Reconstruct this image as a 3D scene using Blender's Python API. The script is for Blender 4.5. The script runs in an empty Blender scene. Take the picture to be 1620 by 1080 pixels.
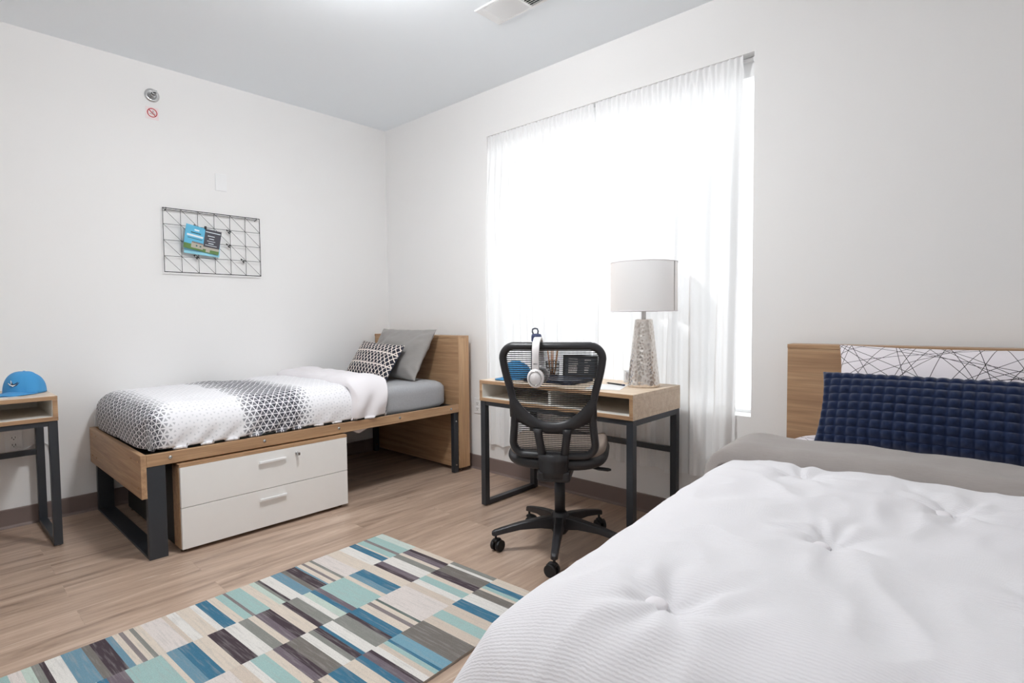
import bpy, bmesh, math, random
from mathutils import Vector, Matrix, noise
random.seed(7)
S = bpy.context.scene
COL = S.collection
PI = math.pi

# ---------------------------------------------------------------- camera
F_PX, YAW, PITCH, ROLL = 873.7212, 0.7411, -0.0446, -0.009
CAM = Vector((4.0634, -2.8429, 1.1337))
fw = Vector((-math.sin(YAW) * math.cos(PITCH), math.cos(YAW) * math.cos(PITCH), math.sin(PITCH)))
r0 = Vector((math.cos(YAW), math.sin(YAW), 0)); u0 = r0.cross(fw)
rt = r0 * math.cos(ROLL) + u0 * math.sin(ROLL); up = -r0 * math.sin(ROLL) + u0 * math.cos(ROLL)
cd = bpy.data.cameras.new('camera'); cam = bpy.data.objects.new('camera', cd); COL.objects.link(cam)
cam.matrix_world = Matrix((( rt.x, up.x, -fw.x, CAM.x), (rt.y, up.y, -fw.y, CAM.y), (rt.z, up.z, -fw.z, CAM.z), (0, 0, 0, 1)))
cd.sensor_width = 36; cd.lens = F_PX * 36 / 1620; cd.clip_start = .02
S.camera = cam
# ---------------------------------------------------------------- light
S.view_settings.view_transform = 'Standard'; S.view_settings.look = 'None'
S.view_settings.exposure = 0.15; S.view_settings.gamma = 1; S.view_settings.use_curve_mapping = False
w = bpy.data.worlds.new('overcast_sky'); S.world = w; w.use_nodes = True
bg = w.node_tree.nodes['Background']; bg.inputs[0].default_value = (.94, .975, 1, 1); bg.inputs[1].default_value = 2.5
S.cycles.max_bounces = 10; S.cycles.diffuse_bounces = 7; S.cycles.transparent_max_bounces = 12
S.cycles.sample_clamp_indirect = 6

def area(name, loc, size, power, rot=(0, 0, 0), sy=None, col=(.96, .985, 1), portal=False):
    l = bpy.data.lights.new(name, 'AREA'); l.shape = 'RECTANGLE'; l.size = size; l.size_y = sy or size
    l.energy = power; l.color = col
    o = bpy.data.objects.new(name, l); COL.objects.link(o); o.location = loc; o.rotation_euler = rot
    if portal: l.cycles.is_portal = True
    return o
area('window_portal', (2.16, .19, 1.5), 1.84, 1, (-PI / 2, 0, 0), 1.78, portal=True)
FILL_GLOBE = (2.1, -1.6, 2.63, .09, 128)      # globe-shaped fill light added out of view: x, y, z, radius, strength
FILL_UPLIGHT = (3.2, -4.0, 13)  # fill light added behind the viewer: x, y, power

# ---------------------------------------------------------------- helpers
def lin(c):
    return tuple(((v / 255) / 12.92 if v / 255 <= .04045 else ((v / 255 + .055) / 1.055) ** 2.4) for v in c) + (1,)

class NT:
    def __init__(s, name):
        s.m = bpy.data.materials.new(name); s.m.use_nodes = True; s.t = s.m.node_tree
        s.b = s.t.nodes['Principled BSDF']
    def n(s, typ, **k):
        x = s.t.nodes.new(typ)
        for a, v in k.items():
            if a.startswith('i_'):
                x.inputs[int(a[2:]) if a[2:].isdigit() else a[2:].replace('_', ' ')].default_value = v
            else: setattr(x, a, v)
        return x
    def l(s, a, b): s.t.links.new(a, b)
    def math(s, op, a, b=None, c=None):
        x = s.n('ShaderNodeMath', operation=op)
        for i, v in enumerate((a, b, c)):
            if v is None: continue
            if isinstance(v, (int, float)): x.inputs[i].default_value = v
            else: s.l(v, x.inputs[i])
        return x.outputs[0]
    def mix(s, f, a, b):
        x = s.n('ShaderNodeMix', data_type='RGBA')
        for i, v in ((0, f), (6, a), (7, b)):
            if isinstance(v, (int, float, tuple)): x.inputs[i].default_value = v
            else: s.l(v, x.inputs[i])
        return x.outputs[2]
    def coords(s, kind='Object', scale=(1, 1, 1)):
        c = s.n('ShaderNodeTexCoord'); m = s.n('ShaderNodeMapping'); m.inputs[3].default_value = scale
        s.l(c.outputs[kind], m.inputs[0]); return m.outputs[0]
    def ramp(s, fac, stops):
        r = s.n('ShaderNodeValToRGB'); e = r.color_ramp.elements
        e[0].position, e[0].color = stops[0]; e[1].position, e[1].color = stops[-1]
        for p, c in stops[1:-1]:
            q = e.new(p); q.color = c
        s.l(fac, r.inputs[0]); return r.outputs[0]
    def bump(s, h, strength=.3, dist=.002):
        b = s.n('ShaderNodeBump'); b.inputs[0].default_value = strength; b.inputs[1].default_value = dist
        s.l(h, b.inputs['Height']); s.l(b.outputs[0], s.b.inputs['Normal'])

def plain(name, rgb, rough=.5, metal=0, var=.04, scale=30, bump=0, spec=.5):
    t = NT(name); c = lin(rgb)
    nz = t.n('ShaderNodeTexNoise', i_Scale=scale, i_Detail=3.0); t.l(t.coords(), nz.inputs[0])
    d = tuple(v * (1 - var) for v in c[:3]) + (1,); e = tuple(min(1, v * (1 + var)) for v in c[:3]) + (1,)
    t.l(t.mix(nz.outputs[0], d, e), t.b.inputs['Base Color'])
    t.b.inputs['Roughness'].default_value = rough; t.b.inputs['Metallic'].default_value = metal
    t.b.inputs['Specular IOR Level'].default_value = spec
    if bump: t.bump(nz.outputs[0], bump, .002)
    return t.m

def wood(name, a, b, c, axis=0, rough=.45):
    t = NT(name)
    sc = [22, 22, 22]; sc[axis] = 1.3
    v = t.coords('Object', tuple(sc))
    n1 = t.n('ShaderNodeTexNoise', i_Scale=1.6, i_Detail=6.0, i_Roughness=.62, i_Distortion=.5); t.l(v, n1.inputs[0])
    sc2 = [160, 160, 160]; sc2[axis] = 4
    n2 = t.n('ShaderNodeTexNoise', i_Scale=1.0, i_Detail=3.0); t.l(t.coords('Object', tuple(sc2)), n2.inputs[0])
    col = t.ramp(n1.outputs[0], [(.3, lin(a)), (.5, lin(b)), (.72, lin(c))])
    fine = t.ramp(n2.outputs[0], [(.35, (.86, .86, .86, 1)), (.6, (1, 1, 1, 1))])
    mx = t.n('ShaderNodeMix', data_type='RGBA', blend_type='MULTIPLY'); mx.inputs[0].default_value = 1
    t.l(col, mx.inputs[6]); t.l(fine, mx.inputs[7])
    t.l(mx.outputs[2], t.b.inputs['Base Color']); t.b.inputs['Roughness'].default_value = rough
    t.bump(n2.outputs[0], .08, .001)
    return t.m

# ---- mesh helpers
def new(): return bmesh.new()
def box(bm, x0, x1, y0, y1, z0, z1, mi=0, M=None):
    vs = [bm.verts.new((x, y, z)) for x in (x0, x1) for y in (y0, y1) for z in (z0, z1)]
    if M is not None:
        for v in vs: v.co = M @ v.co
    for q in ((0, 1, 3, 2), (4, 6, 7, 5), (0, 4, 5, 1), (2, 3, 7, 6), (0, 2, 6, 4), (1, 5, 7, 3)):
        f = bm.faces.new([vs[i] for i in q]); f.material_index = mi
def frame_of(d):
    d = d.normalized(); a = Vector((0, 0, 1)) if abs(d.z) < .9 else Vector((1, 0, 0))
    x = a.cross(d).normalized(); return x, d.cross(x).normalized()
def tube(bm, pts, r, seg=10, closed=False, mi=0, flat=None, caps=True):
    pts = [Vector(p) for p in pts]; n = len(pts); rings = []
    ax = None
    for i, p in enumerate(pts):
        if closed: d = pts[(i + 1) % n] - pts[i - 1]
        else: d = pts[min(i + 1, n - 1)] - pts[max(i - 1, 0)]
        d.normalize()
        if ax is None: ax, _ = frame_of(d)
        ax = (ax - d * ax.dot(d)).normalized(); ay = d.cross(ax)
        rr = r[i] if isinstance(r, (list, tuple)) else r
        fx, fy = flat if flat else (1, 1)
        rings.append([bm.verts.new(p + ax * (math.cos(2 * PI * k / seg + PI / seg) * rr * fx) + ay * (math.sin(2 * PI * k / seg + PI / seg) * rr * fy)) for k in range(seg)])
    for i in range(n if closed else n - 1):
        A, B = rings[i], rings[(i + 1) % n]
        for k in range(seg):
            f = bm.faces.new((A[k], A[(k + 1) % seg], B[(k + 1) % seg], B[k])); f.material_index = mi; f.smooth = seg > 5
    if not closed and caps:
        bm.faces.new(rings[0][::-1]).material_index = mi; bm.faces.new(rings[-1]).material_index = mi
def cyl(bm, a, b, r, seg=16, mi=0, r2=None): tube(bm, [a, b], [r, r if r2 is None else r2], seg, mi=mi)
def lathe(bm, prof, c=(0, 0), seg=32, mi=0, cap=True):
    rings = []
    for r, z in prof:
        rings.append([bm.verts.new((c[0] + r * math.cos(2 * PI * k / seg), c[1] + r * math.sin(2 * PI * k / seg), z)) for k in range(seg)])
    for A, B in zip(rings, rings[1:]):
        for k in range(seg):
            f = bm.faces.new((A[k], A[(k + 1) % seg], B[(k + 1) % seg], B[k])); f.material_index = mi; f.smooth = True
    if cap:
        bm.faces.new(rings[0][::-1]).material_index = mi; bm.faces.new(rings[-1]).material_index = mi
def grid(bm, fn, nu, nv, mi=0, uvfn=None, smooth=True, closed_u=False):
    V = [[bm.verts.new(fn(i / nu, j / nv)) for j in range(nv + 1)] for i in range(nu + (0 if closed_u else 1))]
    L = bm.loops.layers.uv.verify() if uvfn else None
    for i in range(nu):
        for j in range(nv):
            ii = (i + 1) % len(V)
            f = bm.faces.new((V[i][j], V[ii][j], V[ii][j + 1], V[i][j + 1])); f.material_index = mi; f.smooth = smooth
            if uvfn:
                for lp, (a, b) in zip(f.loops, ((i, j), (i + 1, j), (i + 1, j + 1), (i, j + 1))): lp[L].uv = uvfn(a / nu, b / nv)
    return V
def obj(name, bm, mats, parent=None, bevel=0, seg=2, loc=None, solid=0, off=0, sub=0, rot=None, normals=True):
    if normals: bmesh.ops.recalc_face_normals(bm, faces=bm.faces)
    me = bpy.data.meshes.new(name); bm.to_mesh(me); bm.free()
    for m in (mats if isinstance(mats, (list, tuple)) else [mats]): me.materials.append(m)
    o = bpy.data.objects.new(name, me); COL.objects.link(o)
    if parent: o.parent = parent
    if loc: o.location = loc
    if rot: o.rotation_euler = rot
    if solid:
        m = o.modifiers.new('solid', 'SOLIDIFY'); m.thickness = solid; m.offset = off
    if sub:
        m = o.modifiers.new('sub', 'SUBSURF'); m.levels = sub; m.render_levels = sub
    if bevel:
        m = o.modifiers.new('bevel', 'BEVEL'); m.width = bevel; m.segments = seg; m.limit_method = 'ANGLE'; m.angle_limit = math.radians(50)
        m.harden_normals = False
    return o
def tag(o, label=None, cat=None, group=None, kind=None):
    for k, v in (('label', label), ('category', cat), ('group', group), ('kind', kind)):
        if v: o[k] = v
    return o
def thing(name, label, cat, loc=(0, 0, 0), rz=0, group=None, rot=None):
    o = bpy.data.objects.new(name, None); COL.objects.link(o); o.location = loc
    o.rotation_euler = rot or (0, 0, rz); o.empty_display_size = .05
    return tag(o, label, cat, group)
def kids(o): return [c for c in bpy.data.objects if c.parent == o]
def dup(root, loc, rz, label, group=None):
    r = root.copy(); COL.objects.link(r); r.location = loc; r.rotation_euler = (0, 0, rz); r['label'] = label
    if group: r['group'] = group
    def rec(src, dst):
        for ch in kids(src):
            c = ch.copy(); COL.objects.link(c); c.parent = dst
            rec(ch, c)
    for ch in kids(root):
        c = ch.copy(); COL.objects.link(c); c.parent = r
        for g in kids(ch):
            d = g.copy(); COL.objects.link(d); d.parent = c
    return r
def sm(a, b, x):
    t = max(0, min(1, (x - a) / (b - a))); return t * t * (3 - 2 * t)
def nz(x, y, z=0): return noise.noise(Vector((x, y, z)))

# ---------------------------------------------------------------- materials
M_WALL = plain('wall_paint', (239, 238, 237), .85, var=.006, scale=120, bump=.05)
M_CEIL = plain('ceiling_paint', (244, 249, 253), .9, var=.006, scale=140, bump=.06)
M_BASE = plain('vinyl_base', (124, 108, 103), .5, var=.03)
M_OAK = wood('oak_laminate', (158, 122, 92), (178, 142, 108), (196, 162, 126), 0)
M_OAKY = wood('oak_laminate_lengthwise', (158, 122, 92), (178, 142, 108), (196, 162, 126), 1)
M_OAKZ = wood('oak_laminate_upright', (168, 130, 96), (188, 150, 112), (204, 168, 130), 2)
M_OAKL = wood('pale_oak_laminate', (214, 190, 164), (226, 204, 180), (236, 218, 196), 0)
M_STEEL = plain('charcoal_powder_coat', (58, 61, 66), .38, .3, var=.05, scale=60)
M_BLK = plain('black_plastic', (38, 37, 40), .42, 0, var=.05)
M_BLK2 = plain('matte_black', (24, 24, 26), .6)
M_WHITE = plain('white_laminate', (238, 236, 233), .35, 0, var=.01)
M_PLATE = plain('white_plate_plastic', (238, 238, 238), .35, 0, var=.005)
M_CHROME = plain('brushed_chrome', (200, 200, 200), .25, 1)
M_SLOT = plain('dark_slot', (30, 30, 32), .7)
M_TAUPE = plain('taupe_seat_fabric', (140, 126, 116), .9, var=.12, scale=400, bump=.3)

def floor_mat():
    t = NT('vinyl_plank'); o = t.n('ShaderNodeTexCoord').outputs['Object']
    br = t.n('ShaderNodeTexBrick', i_Scale=1.0); br.offset = .37; br.offset_frequency = 2
    mp = t.n('ShaderNodeMapping'); mp.inputs[2].default_value = (0, 0, PI / 2); t.l(o, mp.inputs[0]); t.l(mp.outputs[0], br.inputs[0])
    br.inputs['Color1'].default_value = (.25, .25, .25, 1); br.inputs['Color2'].default_value = (.75, .75, .75, 1); br.inputs['Mortar'].default_value = (.0, .0, .0, 1)
    br.inputs['Mortar Size'].default_value = .0012; br.inputs['Brick Width'].default_value = 1.22; br.inputs['Row Height'].default_value = .152
    m2 = t.n('ShaderNodeMapping'); m2.inputs[3].default_value = (16, 1.3, 1); t.l(o, m2.inputs[0])
    va = t.n('ShaderNodeVectorMath', operation='ADD'); t.l(m2.outputs[0], va.inputs[0])
    sc = t.n('ShaderNodeVectorMath', operation='SCALE'); sc.inputs[3].default_value = 23; t.l(br.outputs[0], sc.inputs[0]); t.l(sc.outputs[0], va.inputs[1])
    n1 = t.n('ShaderNodeTexNoise', i_Scale=1.0, i_Detail=7.0, i_Roughness=.66, i_Distortion=.7); t.l(va.outputs[0], n1.inputs[0])
    n3 = t.n('ShaderNodeTexNoise', i_Scale=3.4, i_Detail=4.0, i_Distortion=1.2); t.l(va.outputs[0], n3.inputs[0])
    col = t.ramp(n1.outputs[0], [(.30, lin((132, 110, 95))), (.44, lin((170, 146, 128))), (.56, lin((186, 161, 142))), (.72, lin((208, 186, 167)))])
    streak = t.ramp(n3.outputs[0], [(.66, (0, 0, 0, 1)), (.74, (1, 1, 1, 1))])
    sf = t.math('MULTIPLY', streak, .5)
    col = t.mix(sf, col, lin((226, 210, 194)))
    hs = t.n('ShaderNodeHueSaturation'); t.l(col, hs.inputs['Color'])
    t.l(t.math('ADD', t.math('MULTIPLY', br.outputs[0], .05), .95), hs.inputs['Value'])
    gap = t.mix(t.math('MULTIPLY', br.outputs[1], .04), hs.outputs[0], lin((92, 76, 64)))
    t.l(gap, t.b.inputs['Base Color']); t.b.inputs['Roughness'].default_value = .34
    t.b.inputs['Specular IOR Level'].default_value = .45
    t.bump(n1.outputs[0], .06, .002)
    return t.m
M_FLOOR = floor_mat()

def sheer(name, tr, tl, dc=(.95, .95, .95, 1)):
    t = NT(name); t.t.nodes.remove(t.b); out = t.t.nodes['Material Output']
    d = t.n('ShaderNodeBsdfDiffuse'); d.inputs[0].default_value = dc
    a = t.n('ShaderNodeBsdfTranslucent'); a.inputs[0].default_value = (.93, .94, .95, 1)
    p = t.n('ShaderNodeBsdfTransparent')
    wv = t.n('ShaderNodeTexNoise', i_Scale=900.0); t.l(t.coords(), wv.inputs[0])
    m1 = t.n('ShaderNodeMixShader'); m1.inputs[0].default_value = tl; t.l(d.outputs[0], m1.inputs[1]); t.l(a.outputs[0], m1.inputs[2])
    m2 = t.n('ShaderNodeMixShader'); lw = t.n('ShaderNodeLayerWeight', i_Blend=.5); fc = t.math('SUBTRACT', 1.0, lw.outputs[1]); t.l(t.math('MULTIPLY', t.math('MULTIPLY_ADD', wv.outputs[0], .1, tr - .05), t.math('POWER', fc, 2.5)), m2.inputs[0]); t.l(t.math('MULTIPLY', t.math('POWER', fc, 1.0), tl * 1.5), m1.inputs[0]); t.l(m1.outputs[0], m2.inputs[1]); t.l(p.outputs[0], m2.inputs[2])
    t.l(m2.outputs[0], out.inputs[0]); return t.m
M_SHEER = sheer('sheer_white_voile', .07, .145)
M_SHADE = sheer('lamp_shade_linen', .0, .5, (.93, .885, .86, 1))

# ---------------------------------------------------------------- room shell
H = 2.74; WX = 4.95; WY = -5.0
wx0, wx1, wz0, wz1 = 1.235, 3.085, .62, 2.42
b = new(); box(b, -.1, WX + .1, WY - .1, .2, -.1, 0); tag(obj('floor', b, M_FLOOR), kind='structure')
b = new(); box(b, -.1, WX + .1, WY - .1, .2, H, H + .1); tag(obj('ceiling', b, M_CEIL), kind='structure')
b = new(); box(b, -.1, 0, WY, .2, 0, H); tag(obj('wall_left', b, M_WALL), kind='structure')
b = new(); box(b, WX, WX + .1, WY, .2, 0, H); tag(obj('wall_right', b, M_WALL), kind='structure')
b = new(); box(b, 0, WX, WY - .1, WY, 0, H); tag(obj('wall_near', b, M_WALL), kind='structure')
b = new()
box(b, 0, wx0, 0, .2, 0, H); box(b, wx1, WX, 0, .2, 0, H); box(b, wx0, wx1, 0, .2, 0, wz0); box(b, wx0, wx1, 0, .2, wz1, H)
tag(obj('wall_far', b, M_WALL), kind='structure')
def baseboard(name, pts):
    b = new(); prof = [(0, 0), (.016, 0), (.010, .006), (.006, .014), (.005, .1), (.003, .104), (0, .105)]
    (p, q) = pts; p = Vector(p); q = Vector(q); d = (q - p).normalized(); nrm = Vector((d.y, -d.x, 0))
    R = [[b.verts.new(e + nrm * x + Vector((0, 0, z))) for x, z in prof] for e in (p, q)]
    n = len(prof)
    for k in range(n): b.faces.new((R[0][k], R[0][(k + 1) % n], R[1][(k + 1) % n], R[1][k]))
    b.faces.new(R[0]); b.faces.new(R[1][::-1])
    tag(obj(name, b, M_BASE), kind='structure')
baseboard('baseboard_far', ((0, 0, 0), (WX, 0, 0)))
baseboard('baseboard_left', ((0, WY, 0), (0, 0, 0)))
baseboard('baseboard_right', ((WX, 0, 0), (WX, WY, 0)))
# window: frame, glass, sill, roller shade housing
win = thing('window_1', None, None, (0, 0, 0)); win['kind'] = 'structure'
b = new(); f = .016
box(b, wx0, wx0 + f, .12, .18, wz0, wz1); box(b, wx1 - f, wx1, .12, .18, wz0, wz1)
box(b, wx0 + f, wx1 - f, .12, .18, wz0, wz0 + f); box(b, wx0 + f, wx1 - f, .12, .18, wz1 - .06, wz1)
obj('window_frame', b, M_PLATE, win, bevel=.003)
b = new(); box(b, wx0 + f, wx1 - f, .148, .152, wz0 + f, wz1 - .06)
g = NT('window_glass'); g.b.inputs['Roughness'].default_value = 0; g.b.inputs['Transmission Weight'].default_value = 1; g.b.inputs['IOR'].default_value = 1.02
obj('pane', b, g.m, win)
b = new(); box(b, wx0 + .002, wx1 - .002, .05, .115, wz1 - .1, wz1 - .002)
obj('shade_housing', b, M_PLATE, win, bevel=.004)

# ---------------------------------------------------------------- curtains
rod = thing('curtain_rod', 'thin white tension rod across the top of the window recess', 'curtain rod', (wx0, .030, 2.395))
b = new(); cyl(b, (.001, 0, 0), (wx1 - wx0 - .001, 0, 0), .007); obj('rod', b, M_PLATE, rod)
b = new(); cyl(b, (.0005, 0, 0), (.012, 0, 0), .012); obj('end_cap', b, M_PLATE, rod)
b = new(); cyl(b, (wx1 - wx0 - .012, 0, 0), (wx1 - wx0 - .0005, 0, 0), .012); obj('end_cap', b, M_PLATE, rod)
def curtain(xa, xb, xa2, xb2, hem0, hem1, seed, nf, label):
    b = new(); NU, NV = 260, 60
    ph = [random.uniform(0, 6.28) for _ in range(4)]
    def fn(u, v):
        z_t = 2.4185 + .001 * math.sin(u * 60 + ph[3]); hem = hem0 + (hem1 - hem0) * u + .008 * math.sin(u * 23 + ph[0])
        z = z_t + (hem - z_t) * v
        k = sm(0, 1, v)
        x = (xa + (xb - xa) * u) * (1 - k) + (xa2 + (xb2 - xa2) * u) * k
        g1 = math.sin(u * nf * 2 * PI + ph[1] + 1.3 * nz(u * 6, seed)); g2 = math.sin(u * nf * .43 * 2 * PI + ph[2] + v * .8 + 2 * nz(u * 3, seed + 5))
        # folds: fine gathers at the rod, broad soft folds lower down
        gather = math.exp(-v / .05)
        amp = .010 + .010 * sm(.04, .3, v)
        y = amp * g1 * (.6 + .5 * nz(u * 9, v * 1.2, seed)) + .026 * sm(.06, .5, v) * g2
        y += .006 * gather * math.sin(u * nf * 3.1 * 2 * PI)
        y0 = .009 if v < .02 else .009 - .034 * sm(.02, .28, v)
        if .004 < v < .016: y += .001
        y += y0
        lim = -.008 if z < wz1 and (v > .3) else .03
        if z < wz0 + .05: lim = -.012
        y = max(min(y, lim), -.047)
        if v < .02: y = .008 + .006 * math.sin(u * nf * 12)
        elif v < .3: y = min(y, .02)
        x += .010 * math.sin(v * 5 + u * 20 + seed) * sm(.05, .6, v) * math.sin(PI * u)
        x = max(x, wx0 + .003) if z > wz0 - .1 else x
        return (x, y, z)
    grid(b, fn, NU, NV)
    return tag(obj('curtain', b, M_SHEER, normals=False), label, 'curtain', 'sheer window curtains')
curtain(1.239, 2.146, 1.262, 2.128, .215, .245, 1.0, 15, 'sheer white curtain panel on the left half of the window, nearer the low bed')
curtain(2.154, 3.03, 2.142, 3.01, .275, .27, 7.0, 14, 'sheer white curtain panel on the right half of the window, behind the lamp')

# ---------------------------------------------------------------- wall plates, vent, sprinkler, sign
def outlet(loc, rz, label, blank=False):
    t = thing('wall_outlet' if not blank else 'blank_wall_plate', label, 'outlet' if not blank else 'wall plate', loc, rz)
    b = new(); box(b, -.037, .037, -.006, -.0005, -.058, .058); obj('cover_plate', b, M_PLATE, t, bevel=.003)
    if not blank:
        for z in (-.02, .02):
            b = new(); box(b, -.016, .016, -.009, -.006, z - .014, z + .014); r_ = obj('receptacle', b, M_PLATE, t, bevel=.004)
            b = new(); box(b, -.008, -.0055, -.0096, -.0088, z - .004, z + .006); box(b, .0055, .008, -.0096, -.0088, z - .004, z + .006)
            cyl(b, (0, -.0096, z - .009), (0, -.0088, z - .009), .0028, 10); obj('slots', b, M_SLOT, r_)
    else:
        for z in (-.042, .042):
            b = new(); cyl(b, (0, -.0068, z), (0, -.0055, z), .003, 10); obj('screw', b, M_PLATE, t)
    return t
outlet((1.115, 0, .475), 0, 'white wall outlet between the low bed headboard and the desk')
outlet((0, -2.475, .475), PI / 2, 'white wall outlet seen under the desk on the left')
outlet((0, -2.075, .51), PI / 2, 'white wall plate half hidden behind the foot corner of the low bed')
outlet((0, -1.354, 2.072), PI / 2, 'blank white plate on the wall above the wire grid', True)

b = new(); tube(b, [(.012, -2.475, .455), (.03, -2.47, .44), (.035, -2.44, .425), (.012, -2.40, .44), (.008, -2.36, .46), (.008, -2.33, .43), (.01, -2.31, .3), (.01, -2.30, .16), (.022, -2.31, .12), (.03, -2.32, .01)], .003, 8)
tag(obj('power_cord', b, M_PLATE), 'thin white power cord hanging from the outlet behind the left desk', 'cord')
t = thing('ceiling_vent', 'white ceiling air register with angled louvres near the window', 'air vent', (1.925, -.775, H))
b = new(); box(b, 0, .62, 0, .016, -.007, 0); box(b, 0, .62, .17, .186, -.007, 0); box(b, 0, .055, .016, .17, -.007, 0); box(b, .565, .62, .016, .17, -.007, 0); box(b, .235, .25, .016, .17, -.007, 0); box(b, .37, .385, .016, .17, -.007, 0)
obj('frame', b, M_PLATE, t, bevel=.003)
b = new(); box(b, .05, .57, .01, .176, -.0012, -.0004); obj('duct_backing', b, M_SLOT, t)
for xa, xb in ((.055, .235), (.385, .565)):
    b = new()
    for k in range(12):
        x = xa + .008 + k * .0148; M = Matrix.Translation((x, .093, -.006)) @ Matrix.Rotation(-.7 if xa < .2 else .7, 4, 'Y')
        box(b, -.0085, .0085, -.077, .077, -.0006, .0006, M=M)
    obj('louvre_bank', b, M_PLATE, t)
b = new()
for k in range(10):
    M = Matrix.Translation((.31, .026 + k * .0148, -.006)) @ Matrix.Rotation(.75, 4, 'X'); box(b, -.059, .059, -.007, .007, -.0006, .0006, M=M)
obj('louvre_bank', b, M_PLATE, t)

t = thing('fire_sprinkler', 'chrome sidewall fire sprinkler on a round escutcheon high on the wall', 'sprinkler', (0, -1.748, 2.548))
b = new()
def lathe_x(b, prof, seg=28):
    R = [[b.verts.new((x, r * math.cos(2 * PI * k / seg), r * math.sin(2 * PI * k / seg))) for k in range(seg)] for r, x in prof]
    for A, B in zip(R, R[1:]):
        for k in range(seg): b.faces.new((A[k], A[(k + 1) % seg], B[(k + 1) % seg], B[k])).smooth = True
    b.faces.new(R[-1])
lathe_x(b, [(.042, .0005), (.042, .004), (.038, .009), (.028, .012), (.022, .008), (.014, .008)]); obj('escutcheon', b, M_CHROME, t)
b = new(); cyl(b, (.005, 0, 0), (.035, 0, 0), .011); cyl(b, (.035, 0, 0), (.05, 0, 0), .005); obj('sprinkler_body', b, M_CHROME, t)
b = new(); tube(b, [(.032, .012, 0), (.05, .014, 0), (.066, .004, 0), (.066, -.004, 0), (.05, -.014, 0), (.032, -.012, 0)], .0028, 8); obj('yoke', b, M_BLK, t)
b = new(); box(b, .060, .0615, -.013, .013, -.008, .016); box(b, .04, .062, -.013, .013, .0155, .017); obj('deflector', b, M_CHROME, t, bevel=.0005)

t = thing('warning_sign', 'small square white sign with a red no-hanging circle below the sprinkler', 'sign', (0.0005, -1.75, 2.437))
b = new(); box(b, 0, .0015, -.036, .036, -.038, .038); obj('sign_panel', b, plain('sign_white', (240, 226, 226), .5), t, bevel=.002)
RED = plain('sign_red', (196, 52, 60), .5)
b = new(); tube(b, [(.0018, .026 * math.cos(a * PI / 20), .026 * math.sin(a * PI / 20) + .003) for a in range(40)], .0028, 6, closed=True, flat=(1, 1))
tube(b, [(.002, -.018, .021), (.002, .018, -.015)], .0026, 6); obj('prohibition_ring', b, RED, t)
b = new(); tube(b, [(.002, .001, .014), (.002, .006, .016), (.002, .007, .011), (.002, .003, .008), (.002, -.014, -.004), (.002, .018, -.004), (.002, .003, .008)], .0011, 6); obj('hanger_symbol', b, plain('sign_dark', (70, 50, 52), .6), t)

# ---------------------------------------------------------------- wire grid organiser + leaflet
gy0, gy1, gz0, gz1 = -1.72, -1.11, 1.443, 1.85; GX = .028
t = thing('wire_grid_board', 'black wire grid memo board hung on the left wall', 'memo board', (GX, gy0, gz0))
W_, H_ = gy1 - gy0, gz1 - gz0
b = new(); tube(b, [(0, 0, 0), (0, W_, 0), (0, W_, H_), (0, 0, H_)], .0032, 8, closed=True)
tube(b, [(-.008, .01, H_ - .008), (-.008, W_ - .01, H_ - .008)], .0018, 6); obj('outer_frame', b, M_BLK2, t)
b = new()
for i in range(1, 6): tube(b, [(0, W_ * i / 6, 0), (0, W_ * i / 6, H_)], .0015, 6)
for j in range(1, 4): tube(b, [(0, 0, H_ * j / 4), (0, W_, H_ * j / 4)], .0015, 6)
for k in range(-3, 6):   # long diagonals falling to the right
    i0 = k; pts = []
    a0 = max(0, k); a1 = min(6, k + 4)
    tube(b, [(.001, W_ * a0 / 6, H_ * (1 - (a0 - k) / 4)), (.001, W_ * a1 / 6, H_ * (1 - (a1 - k) / 4))], .0013, 6)
obj('wire_mesh', b, M_BLK2, t)
for yy in (.012, W_ - .03):
    b = new(); tube(b, [(-GX + .001, yy + .006, H_ - .015), (-.006, yy + .006, H_ - .012), (.004, yy + .006, H_ - .01), (.004, yy + .006, H_ + .004)], .002, 6); obj('wall_hook', b, M_BLK2, t)
def clip(y, z, n=''):
    q = thing('mini_clothes_clip', 'tiny black clip on the wire grid ' + n, 'clip', (GX + .002, y, z))
    b = new()
    M = Matrix.Rotation(.7, 4, 'X')
    box(b, -.002, .003, -.004, .004, -.02, .014, M=M); box(b, -.002, .003, -.003, .004, -.014, .012, M=Matrix.Translation((.006, .006, .0)) @ Matrix.Rotation(1.2, 4, 'X'))
    obj('jaws', b, M_BLK2, q, bevel=.001)
    b = new(); cyl(b, (-.003, 0, 0), (.01, 0, 0), .0045, 10); obj('spring', b, M_CHROME, q)
    for c in q.children: pass
    return q
for cy_, cz_, n in ((-1.5318, 1.751, 'above the left half of the leaflet'), (-1.3295, 1.7394, 'one row above the right end of the leaflet'), (-1.3324, 1.6439, 'just right of the leaflet corner'), (-1.5381, 1.5507, 'in the bottom row left of centre'), (-1.2384, 1.5462, 'in the bottom row near the right end')):
    clip(cy_, cz_, n)

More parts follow.
